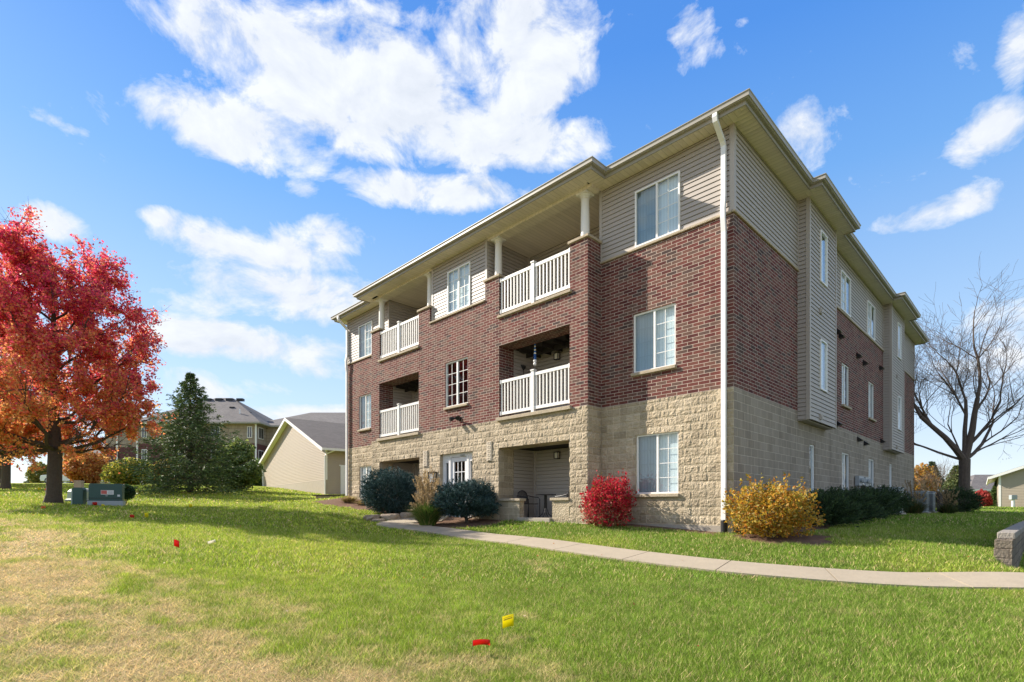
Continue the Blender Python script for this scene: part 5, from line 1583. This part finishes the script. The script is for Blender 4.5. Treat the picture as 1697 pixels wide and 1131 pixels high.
# ------------------------------------------------------------------ marker flags
def flag(px, pyb, Y, w, h, zoff, rz, m, label, tilt=0.0, bend=0.2, marks=False):
    X = (px - PX0) / F_PX * Y
    z = ground_z(X, Y)
    e = empty("marker_flag", (X, Y, z), rz, label, "flag", "utility marker flags in the lawn")
    s = MB(); s.tube([(0, 0, -0.06), (0.004, 0, zoff * 0.5), (0.0, 0.0, zoff + h)], 0.0022, 5); s.build("stake", "wire", e)
    f = MB(); n = 8
    V = [[(w * i / n, bend * w * sin(pi * 0.9 * i / n) * (1 - 0.3 * j), zoff + h * j + tilt * w * i / n - 0.06 * w * (i / n) ** 2) for j in (0, 0.5, 1)] for i in range(n + 1)]
    for i in range(n):
        for j in range(2): f.face([V[i][j], V[i + 1][j], V[i + 1][j + 1], V[i][j + 1]], None, True)
    fo = f.build("flag", m, e, merge=True)
    md = fo.modifiers.new("thickness", "SOLIDIFY"); md.thickness = 0.001
    if marks:
        k_ = MB()
        for zz, a, b in ((0.80, 0.12, 0.85), (0.62, 0.2, 0.8), (0.68, 0.2, 0.85)):
            i0 = 0
            for i in range(1, n - 1):
                q0, q1 = V[i], V[i + 1]
                z0 = zoff + h * zz
                k_.face([(q0[2][0], q0[2][1] - 0.003, z0 + tilt * q0[2][0]), (q1[2][0] * 0.98, q1[2][1] - 0.003, z0 + tilt * q1[2][0]), (q1[2][0] * 0.98, q1[2][1] - 0.003, z0 + 0.005 + tilt * q1[2][0]), (q0[2][0], q0[2][1] - 0.003, z0 + 0.005 + tilt * q0[2][0])])
        k_.build("lettering", "black_pipe", fo)
    return e
flag(832, 1060, 5.55, 0.128, 0.125, 0.09, 0.25, "yellow_film", "bright yellow marker flag with black lettering in the near lawn", tilt=0.25, bend=0.12, marks=True)
flag(783, 1098, 5.0, 0.165, 0.055, 0.09, 0.1, "red_film", "red marker flag blown flat, nearest the bottom of the photo", tilt=0.06, bend=0.25)
flag(288, 912, 9.2, 0.085, 0.12, 0.06, 0.2, "red_film", "upright red flag on the left lawn beside a white one", tilt=-0.35)
flag(344, 903, 9.8, 0.13, 0.05, 0.04, 0.1, "white_film", "crumpled white flag lying low right of the upright red flag", tilt=0.35, bend=0.5)
flag(215, 866, 14.5, 0.10, 0.09, 0.02, 0.4, "red_film", "dark red flag in the edge of the maple's shadow", tilt=-0.1, bend=0.5)
flag(239, 864, 14.6, 0.10, 0.13, 0.03, 0.8, "yellow_film", "pale yellow flag beside the dark red one in the maple's shadow", tilt=0.1, bend=0.5)
flag(313, 842, 19.0, 0.10, 0.11, 0.08, 0.3, "yellow_film", "small yellow flag below the spruce", tilt=0.2)
flag(153, 838, 19.2, 0.14, 0.12, 0.02, 0.3, "red_film", "red flag at the left foot of the transformer box", tilt=0.1, bend=0.5)
flag(168, 839, 19.0, 0.10, 0.10, 0.0, 0.3, "yellow_film", "yellow flag in front of the transformer box", tilt=-0.2, bend=0.3)
flag(68, 845, 16.5, 0.11, 0.08, 0.03, 0.3, "orange_film", "orange red flag left of the near maple's foot", tilt=0.2, bend=0.4)
flag(112, 815, 24.0, 0.15, 0.09, 0.05, 0.3, "red_film", "small red flag right behind the near maple's trunk", tilt=0.1)
flag(62, 806, 32.0, 0.16, 0.13, 0.05, 0.3, "yellow_film", "far yellow flag between the maple trunks", tilt=0.1)
flag(74, 807, 31.0, 0.2, 0.12, 0.03, 0.3, "orange_film", "far orange flag beside the far yellow one", tilt=0.3)

# ------------------------------------------------------------------ tan garage on the left
gd = Vector((-22.8 + 12.57, 49 - 36)); GL = gd.length; gd.normalize()
gz = 0.6
G = empty("tan_garage", (-12.57, 36.0, 0), atan2(gd.y, gd.x) - pi / 2, "tan sided garage with dark shingle gable roof left of the main building", "garage")
EV, AP, SB = 4.05, 7.02, 1.88
m_ = MB(); 
T = lambda a, o, z: (-o, a, z)
z = SB
while z < AP - 0.05:
    zt = min(z + 0.115, AP)
    if z < EV: y0, y1 = 0.1, GL - 0.1
    else:
        k = (z - EV) / (AP - EV) * GL / 2; y0, y1 = k + 0.02, GL - k - 0.02
    oquad(m_, T, [(y0, 0.018, z), (y1, 0.018, z), (y1, 0.002, zt), (y0, 0.002, zt)]); oquad(m_, T, [(y0, 0, z), (y1, 0, z), (y1, 0.018, z), (y0, 0.018, z)])
    z = zt
laps(m_, FR(0), -18, -0.1, SB - 0.95, EV, lap=0.115); laps(m_, BK(GL), -18, 0, SB, EV); 
oquad(m_, SD(18), [(0, 0, 0), (GL, 0, 0), (GL, 0, EV), (0, 0, EV)]); oquad(m_, SD(18), [(0, 0, EV), (GL, 0, EV), (GL / 2, 0, AP)])
m_.build("siding", "garage_siding", G)
m_ = MB(); m_.box(0.002, 18, 0.0, GL, -1.0, SB - 0.004) ; m_.face([(-0.012, 0, -0.5), (-0.012, GL, -0.5), (-0.012, GL, SB - 0.006), (-0.012, 0, SB - 0.006)]); m_.build("foundation", "concrete", G)
m_ = MB(); m_.box(-0.03, 0.1, -0.03, 0.1, SB - 0.004, EV); m_.build("corner_trim", "white", G); m_ = MB(); m_.box(-0.03, 0.1, GL - 0.1, GL + 0.03, SB - 0.004, EV); m_.build("corner_trim", "white", G)
m_ = MB(); sl = (AP - EV) / (GL / 2)
for s in (0, 1):
    yy = lambda q: q if s == 0 else GL - q
    p = [(-0.40, yy(-0.45), EV - 0.45 * sl + 0.10), (18.3, yy(-0.45), EV - 0.45 * sl + 0.10), (18.3, yy(GL / 2), AP + 0.10), (-0.40, yy(GL / 2), AP + 0.10)]
    L = sqrt((GL / 2 + .45) ** 2 + (AP - EV + .45 * sl) ** 2)
    m_.face(p, [(0, 0), (18.7, 0), (18.7, L), (0, L)])
m_.build("roof", "shingle_dark", G)
m_ = MB()
for s in (0, 1):
    yy = lambda q: q if s == 0 else GL - q
    a, b = (yy(-0.45), EV - 0.45 * sl), (yy(GL / 2), AP)
    for x0, x1, up, dn in ((-0.42, -0.395, 0.11, -0.14),):
        m_.face([(x0, a[0], a[1] + up), (x0, b[0], b[1] + up), (x0, b[0], b[1] + dn), (x0, a[0], a[1] + dn)])
    m_.face([(-0.41, a[0], a[1] + 0.0), (18.3, a[0], a[1] + 0.0), (18.3, b[0], b[1] - 0.02), (-0.41, b[0], b[1] - 0.02)])
    ya = a[0] + (-0.1 if s == 0 else 0.1)
    m_.box(-0.4, 18.3, a[0], ya, a[1] - 0.06, a[1] + 0.09)
m_.build("eave_trim", "white", G)
m_ = MB(); m_.tube([(-0.2, GL + 0.5, EV - 0.15), (-0.1, GL + 0.12, EV - 0.5), (-0.06, GL + 0.08, 1.6)], 0.05, 6); m_.tube([(0.5, -0.5, EV - 0.16), (-0.02, -0.12, EV - 0.45), (-0.08, -0.07, EV - 0.6), (-0.08, -0.07, 0.9)], 0.05, 6); m_.build("downspout", "white", G)
m_ = MB(); obox(m_, FR(0), -2.2, -1.0, 0.02, 0.05, 0.5, 2.85); d_ = m_.build("door", "white_paint", G)
m_ = MB(); obox(m_, FR(0), -2.28, -0.92, 0.0, 0.04, 2.85, 2.93); m_.build("door_frame", "white_paint", d_)

# ------------------------------------------------------------------ far apartment block on the left
A = empty("far_apartment_block", (0, 0, 0), 0, "distant brick and tan apartment block with grey hipped roof behind the spruce", "building")
gzA = 2.0
def blk(x0, x1, y0, y1, z0, z1, name, m, par=A):
    m_ = MB(); m_.box(x0, x1, y0, y1, z0, z1); return m_.build(name, m, par)
M["far_tan"] = brick_mat("far_tan_block", 0.8, 0.45, 0.03, [(0, (0.33, 0.27, 0.21)), (1, (0.38, 0.315, 0.25))], (0.25, 0.2, 0.16), 0.1, 0.2)
blk(-49, -33.6, 70, 84, gzA, 8.44, "brick_wall", "far_brick"); blk(-49, -33.6, 70, 84, 8.44, 11.0, "upper_wall", "far_tan")
blk(-55, -49, 72, 84, gzA, 8.2, "brick_wall", "far_brick"); blk(-55, -49, 72, 84, 8.2, 11.0, "upper_wall", "far_tan")
blk(-33.6, -14, 73, 84, gzA, 8.4, "brick_wall", "far_brick"); blk(-33.6, -14, 73, 84, 8.4, 11.0, "upper_wall", "far_tan")
for r in ((-49.9, -32.7, 69.2, 84, 11.15, 0.62), (-56, -46, 71.3, 85, 11.14, 0.36), (-36, -13, 72.3, 85, 11.16, 0.45)):
    m_ = MB(); hip(m_, *r); m_.build("roof", "shingle", A)
    m_ = MB(); m_.box(r[0] - 0.05, r[1] + 0.05, r[2] - 0.05, r[3], r[4] - 0.22, r[4] - 0.01); m_.build("fascia", "gutter", A)
for k in range(4): blk(-43.6 + k * 1.5, -42.7 + k * 1.5, 75.6, 76.2, 15.15, 15.5, "roof_vent", "black_metal")
for x, y, z in ((-38.8, 73.2, 13.5), (-36.2, 72.4, 12.7)): blk(x, x + 0.6, y, y + 0.6, z, z + 0.35, "roof_vent", "black_metal")
m_ = MB(); m_.tube([(-36.5, 71.5, 12.2), (-36.5, 71.5, 13.2)], 0.09, 8); m_.build("roof_vent", "white", A)
def far_win(x0, x1, y, z0, z1, side=False):
    m_ = MB()
    if not side: m_.box(x0, x1, y - 0.06, y + 0.02, z0, z1)
    else: m_.box(y - 0.02, y + 0.06, x0, x1, z0, z1)
    f = m_.build("window", "white", A)
    m_ = MB()
    xm = (x0 + x1) / 2
    for a, b in ((x0 + 0.08, xm - 0.04), (xm + 0.04, x1 - 0.08)):
        if not side: m_.box(a, b, y - 0.07, y, z0 + 0.08, z1 - 0.08)
        else: m_.box(y, y + 0.07, a, b, z0 + 0.08, z1 - 0.08)
    m_.build("pane", "car_glass", f)
for z0, z1_ in ((9.15, 10.65), (6.06, 7.64)):
    far_win(-34.75, -34.1, 70, z0, z1_); far_win(-48.6, -47.9, 70, z0, z1_); far_win(70.6, 72.0, -33.6, z0, z1_, True); far_win(-44, -42.8, 70, z0, z1_); far_win(-39.5, -38.3, 70, z0, z1_); far_win(-30, -28.6, 73, z0, z1_)
for x, y in ((-53.2, 71.9), (-49.1, 69.9), (-33.55, 69.9)):
    m_ = MB(); m_.box(x - 0.1, x + 0.1, y - 0.1, y, gzA, 11.0); m_.build("downspout", "white", A)

# farther grey building, light post and parked cars
Bg = empty("distant_grey_building", (0, 0, 0), 0, "distant grey building with white porch columns behind the parked cars", "building")
blk(-84, -66, 98, 108, 2.5, 9.8, "wall", "grey_siding", Bg); blk(-85, -82, 96.5, 98, 2.5, 6.8, "wall", "grey_siding", Bg)
m_ = MB(); hip(m_, -85, -65, 96.8, 109, 9.8, 0.4); m_.build("roof", "shingle", Bg)
for x in (-81, -78.2, -75.4, -72.6):
    m_ = MB(); m_.box(x - 0.25, x + 0.25, 96.6, 97.1, 2.5, 9.6); m_.build("column", "white", Bg)
for x in (-80.2, -77.4, -74.6):
    m_ = MB(); m_.box(x, x + 1.4, 96.9, 97.0, 6.0, 6.6); m_.build("balcony_rail", "white", Bg)
    for z in (4.0, 7.0): m_ = MB(); m_.box(x + 0.1, x + 1.2, 97.9, 97.99, z, z + 1.6); m_.build("window", "car_glass", Bg)
lp = empty("light_post", (-55.6, 68, ground_z(-55.6, 68)), 0, "slim pale light post behind the parked cars", "light post")
m_ = MB(); m_.tube([(0, 0, -0.2), (0, 0, 4.6)], [0.06, 0.04], 8); m_.tube([(0, 0, 4.6), (0.7, 0, 4.65)], 0.05, 6); m_.build("pole", "white", lp)
m_ = MB(); m_.box(0.4, 0.9, -0.12, 0.12, 4.55, 4.68); m_.build("lamp_head", "grey_metal", lp)

def car(x, y, rz, paint, L, label, pickup=False):
    e = empty("parked_car", (x, y, ground_z(x, y)), rz, label, "car", "cars parked in the far lot")
    h = 1.75
    if pickup: top = [(-L / 2, 0.55), (-L / 2, 1.05), (-L * 0.10, 1.08), (-L * 0.08, h), (L * 0.18, h), (L * 0.27, 1.12), (L / 2 - 0.1, 1.02), (L / 2, 0.6)]
    else: top = [(-L / 2, 0.55), (-L / 2 + 0.04, 1.05), (-L * 0.42, h - 0.08), (-L * 0.36, h), (L * 0.12, h), (L * 0.24, 1.12), (L / 2 - 0.15, 0.98), (L / 2, 0.6)]
    m_ = MB(); m_.prism(top + [(L / 2 - 0.1, 0.3), (-L / 2 + 0.1, 0.3)], -0.9, 0.9); m_.build("body", paint, e, merge=True, bevel=0.05)
    m_ = MB()
    if pickup: g = [[(-L * 0.06, 1.12), (-L * 0.045, h - 0.12), (L * 0.06, h - 0.12), (L * 0.06, 1.12)], [(L * 0.08, 1.12), (L * 0.08, h - 0.12), (L * 0.165, h - 0.12), (L * 0.24, 1.12)]]
    else: g = [[(-L * 0.42, 1.12), (-L * 0.38, h - 0.14), (-L * 0.14, h - 0.14), (-L * 0.14, 1.12)], [(-L * 0.12, 1.12), (-L * 0.12, h - 0.14), (L * 0.11, h - 0.14), (L * 0.20, 1.12)]]
    for q in g:
        m_.face([(a, -0.912, b) for a, b in q]); m_.face([(a, 0.912, b) for a, b in reversed(q)])
    m_.build("windows", "car_glass", e)
    for a in (-L * 0.31, L * 0.31):
        for s in (-1, 1):
            m_ = MB(); m_.tube([(a, s * 0.72, 0.35), (a, s * 0.93, 0.35)], 0.36, 18); wh = m_.build("wheel", "rubber", e)
            m_ = MB(); m_.tube([(a, s * 0.93, 0.35), (a, s * 0.94, 0.35)], 0.22, 14); m_.build("rim", "grey_metal", wh)
    for s in (-0.65, 0.65):
        m_ = MB(); m_.box(L / 2 - 0.06, L / 2 + 0.01, s - 0.15, s + 0.15, 0.7, 0.85); m_.build("headlight", "white_plastic", e)
car(-57.3, 68.5, pi, "white_paint", 5.2, "white pickup truck parked in the far lot beside the near maple trunk", True)
car(-53.2, 69.3, pi, "silver_car", 4.8, "silver estate car parked right of the white pickup")
car(-49.4, 68.2, pi, "navy", 4.6, "dark blue car parked in front of the orange tree")

# ------------------------------------------------------------------ right hand garages
R = empty("grey_tan_garage", (41.1, 45.0, 0), -0.72, "tan garage with white rake trim behind the small box on a post", "garage")
W_, ev, sl = 14.0, 2.75, 0.40
m_ = MB(); Tg = lambda a, o, z: (a, -o, z)
z = -0.1
while z < ev + sl * W_ / 2 - 0.1:
    zt = z + 0.13
    k = max(0, (z - ev) / sl); oquad(m_, Tg, [(k + 0.1, 0.02, z), (W_ - k - 0.1, 0.02, z), (W_ - k - 0.1, 0.002, zt), (k + 0.1, 0.002, zt)]); oquad(m_, Tg, [(k + .1, 0, z), (W_ - k - .1, 0, z), (W_ - k - .1, 0.02, z), (k + .1, 0.02, z)])
    z = zt
laps(m_, SL_(0), 0.1, 16, -0.1, ev)
m_.build("siding", "garage_siding", R)
m_ = MB(); m_.box(0.003, W_, 0.003, 16, -1.0, -0.1); m_.build("foundation", "concrete", R)
m_ = MB(); m_.box(-0.03, 0.12, -0.03, 0.12, -0.15, ev); m_.build("corner_trim", "white", R)
m_ = MB()
for s in (0, 1):
    xx = lambda q: q if s == 0 else W_ - q
    m_.face([(xx(-0.6), -0.4, ev - 0.6 * sl + 0.12), (xx(W_ / 2), -0.4, ev + sl * W_ / 2 + 0.12), (xx(W_ / 2), 16.3, ev + sl * W_ / 2 + 0.12), (xx(-0.6), 16.3, ev - 0.6 * sl + 0.12)])
m_.build("roof", "shingle", R)
m_ = MB()
for s in (0, 1):
    xx = lambda q: q if s == 0 else W_ - q
    a, b = (xx(-0.6), ev - 0.6 * sl), (xx(W_ / 2), ev + sl * W_ / 2)
    m_.face([(a[0], -0.42, a[1] - 0.12), (a[0], -0.42, a[1] + 0.11), (b[0], -0.42, b[1] + 0.11), (b[0], -0.42, b[1] - 0.12)])
    m_.face([(a[0], -0.41, a[1]), (b[0], -0.41, b[1] - 0.02), (b[0], 16, b[1] - 0.02), (a[0], 16, a[1])])
    m_.box(a[0] - 0.1, a[0] + 0.02, -0.4, 16.3, a[1] - 0.1, a[1] + 0.1)
m_.build("eave_trim", "white", R)
x, y = 41.35, 44.0
e = empty("utility_post_box", (x, y, ground_z(x, y)), 0.0, "small grey box on a white post in front of the right garage", "utility box")
m_ = MB(); m_.box(-0.08, 0.08, -0.08, 0.08, -0.1, 0.65); m_.build("post", "white", e)
m_ = MB(); m_.box(-0.24, 0.24, -0.14, 0.14, 0.62, 1.0); m_.build("box", "grey_metal", e, bevel=0.03)
H2 = empty("small_grey_house", (0, 0, 0), 0, "grey house with a plain shingle roof seen right of the bare trunk", "house")
blk(53.2, 64, 62, 70, -0.6, 2.1, "wall", "grey_siding", H2)
m_ = MB(); hip(m_, 52.6, 64.6, 61.3, 70.7, 2.1, 0.42); m_.build("roof", "shingle", H2)
m_ = MB(); m_.box(52.5, 64.7, 61.25, 61.4, 1.9, 2.12); m_.build("fascia", "white", H2)
m_ = MB(); m_.tube([(53.3, 61.9, -0.3), (53.3, 61.9, 1.95)], 0.08, 6); m_.build("downspout", "white", H2)
H3 = empty("brown_roofed_house", (0, 0, 0), 0, "low house with brown roof behind the small bare tree", "house")
blk(55, 66, 76, 84, -0.4, 2.6, "wall", "grey_siding", H3)
M["shingle_brown"] = shingle_mat("brown_shingle", (0.24, 0.18, 0.12), (0.30, 0.23, 0.16))
m_ = MB(); hip(m_, 54.2, 67, 75.3, 84.7, 2.6, 0.45); m_.build("roof", "shingle_brown", H3)

# ------------------------------------------------------------------ sun and sky
LDIR = Vector((2.414, -1.014, -1.70)).normalized()
sd_ = bpy.data.lights.new("sun", "SUN")
sd_.energy = SUN_E
sd_.angle = radians(0.53)
sd_.color = (1.0, 0.905, 0.785)
sun = bpy.data.objects.new("sun", sd_)
sun.rotation_euler = LDIR.to_track_quat("-Z", "Y").to_euler()
col.objects.link(sun)

wd = bpy.data.worlds.new("World")
scene.world = wd
wd.use_nodes = True
nt = wd.node_tree
bg = nt.nodes["Background"]
sky = nd(nt, "ShaderNodeTexSky", {"sky_type": "NISHITA"})
sky.sun_disc = False
sky.sun_elevation = math.asin(-LDIR.z)
sky.sun_rotation = atan2(-LDIR.x, -LDIR.y)
sky.air_density = 1.0; sky.dust_density = 0.25; sky.ozone_density = 2.5
tc = nd(nt, "ShaderNodeTexCoord")
nv = nd(nt, "ShaderNodeVectorMath", {"operation": "NORMALIZE"}, i0=tc.outputs["Generated"])
sx = nd(nt, "ShaderNodeSeparateXYZ", Vector=nv.outputs[0])
az = mth(nt, "ARCTAN2", sx.outputs[0], sx.outputs[1])
el = mth(nt, "ARCSINE", sx.outputs[2])
cv = nd(nt, "ShaderNodeCombineXYZ", X=az, Y=mth(nt, "MULTIPLY", el, 1.5), Z=0.0)
n1 = nd(nt, "ShaderNodeTexNoise", Vector=cv.outputs[0], Scale=8.0, Detail=12.0, Roughness=0.63, Distortion=0.35)
n2 = nd(nt, "ShaderNodeTexNoise", Vector=cv.outputs[0], Scale=3.2, Detail=3.0, Roughness=0.5)
def sky_dir(px, py):
    tx, ty = (px - PX0) / F_PX, (HORIZON - py) / F_PX
    return atan2(tx, 1), math.atan(ty / sqrt(1 + tx * tx))
CL = [(560, 135, 250, 105, 1.0), (620, 150, 170, 110, 1.0), (770, 200, 120, 60, 0.9), (400, 215, 150, 62, 0.9), (690, 215, 190, 65, 0.95), (860, 90, 130, 120, 0.95), (900, 235, 150, 48, 0.8), (660, 25, 90, 35, 0.6),
      (720, 318, 140, 34, 0.85), (430, 412, 170, 42, 0.8), (545, 392, 90, 34, 0.7), (500, 490, 180, 48, 0.85), (420, 572, 190, 34, 0.85), (560, 610, 160, 26, 0.6), (330, 500, 120, 24, 0.5), (268, 362, 46, 22, 0.75), (502, 315, 34, 18, 0.5),
      (95, 372, 70, 30, 0.8), (60, 190, 60, 14, 0.35), (125, 215, 30, 10, 0.3), (1345, 225, 70, 62, 0.72), (1152, 60, 44, 60, 0.7), (1690, 80, 40, 70, 0.8), (1650, 215, 75, 48, 0.8), (1545, 356, 140, 26, 0.62),
      (1640, 560, 150, 70, 0.55), (540, 692, 160, 20, 0.85), (330, 640, 170, 30, 0.55), (1230, 35, 20, 10, 0.35), (1000, 610, 300, 40, 0.4)]
mask = None
for px, py, w, h, wt in CL:
    a, e_ = sky_dir(px, py)
    ca = cos(a)
    wa, ha = w / F_PX * ca * ca, h / F_PX * ca * cos(e_) ** 2
    dx_ = mth(nt, "MULTIPLY", mth(nt, "SUBTRACT", az, a), 1 / wa)
    dy_ = mth(nt, "MULTIPLY", mth(nt, "SUBTRACT", el, e_), 1 / ha)
    d2 = mth(nt, "ADD", mth(nt, "MULTIPLY", dx_, dx_), mth(nt, "MULTIPLY", dy_, dy_))
    m = mth(nt, "MULTIPLY", mth(nt, "SUBTRACT", 1.0, mth(nt, "MULTIPLY", d2, 0.5), None, True), wt)
    mask = m if mask is None else mth(nt, "SMOOTH_MAX", mask, m, 0.12)
# unseen cloud added elsewhere for other views, coverage set for the light in shade
back = mth(nt, "MULTIPLY", mth(nt, "LESS_THAN", sx.outputs[1], 0.45), mth(nt, "MULTIPLY_ADD", n2.outputs[0], 1.05, 0.02))
mask = mth(nt, "MAXIMUM", mask, back)
nn_ = mth(nt, "MULTIPLY", mth(nt, "SUBTRACT", n1.outputs[0], 0.5), 2.1)
den = mth(nt, "ADD", mask, nn_)
den = mth(nt, "MULTIPLY", mth(nt, "SUBTRACT", den, 0.36), 2.6, None, True)
den = mth(nt, "MULTIPLY", den, mth(nt, "GREATER_THAN", mask, 0.02))
cv2 = nd(nt, "ShaderNodeCombineXYZ", X=mth(nt, "SUBTRACT", az, 0.012), Y=mth(nt, "MULTIPLY", mth(nt, "ADD", el, 0.018), 1.5), Z=0.0)
n3 = nd(nt, "ShaderNodeTexNoise", Vector=cv2.outputs[0], Scale=8.0, Detail=6.0, Roughness=0.6, Distortion=0.3)
shd = mth(nt, "MULTIPLY_ADD", mth(nt, "SUBTRACT", n1.outputs[0], n3.outputs[0]), 2.6, 0.62, True)  # cloud self-shading put into the sky colour by comparing offset noise
shd = mth(nt, "MULTIPLY_ADD", n2.outputs[0], 0.5, mth(nt, "MULTIPLY", shd, 0.7), True)
cl_sh = mixc(nt, shd, (CLOUD * 0.74, CLOUD * 0.81, CLOUD * 0.93), (CLOUD * 1.07, CLOUD * 1.11, CLOUD * 1.17))
k_ = 1 / (SKY_S * 2 ** EXPO)
grad = ramp(nt, mth(nt, "MULTIPLY", el, 1 / 1.2), [(p_, tuple(c_ * k_ for c_ in q_)) for p_, q_ in ((-0.05, (0.62, 0.70, 0.78)), (0.01, (0.80, 0.86, 0.91)), (0.08, (0.64, 0.75, 0.91)), (0.22, (0.43, 0.64, 0.92)), (0.42, (0.165, 0.425, 0.90)), (0.58, (0.065, 0.285, 0.84)), (1.0, (0.03, 0.15, 0.60)))])
hs_c = mixc(nt, 0.85, sky.outputs[0], grad)
out = mixc(nt, mth(nt, "MULTIPLY", den, 0.97), hs_c, cl_sh)
nt.links.new(out, bg.inputs[0])
bg.inputs[1].default_value = SKY_S

scene.view_settings.view_transform = "Standard"
scene.view_settings.look = "None"
scene.view_settings.exposure = EXPO
scene.view_settings.gamma = 1.0
scene.view_settings.use_curve_mapping = False
scene.cycles.max_bounces = 8
scene.cycles.transparent_max_bounces = 12
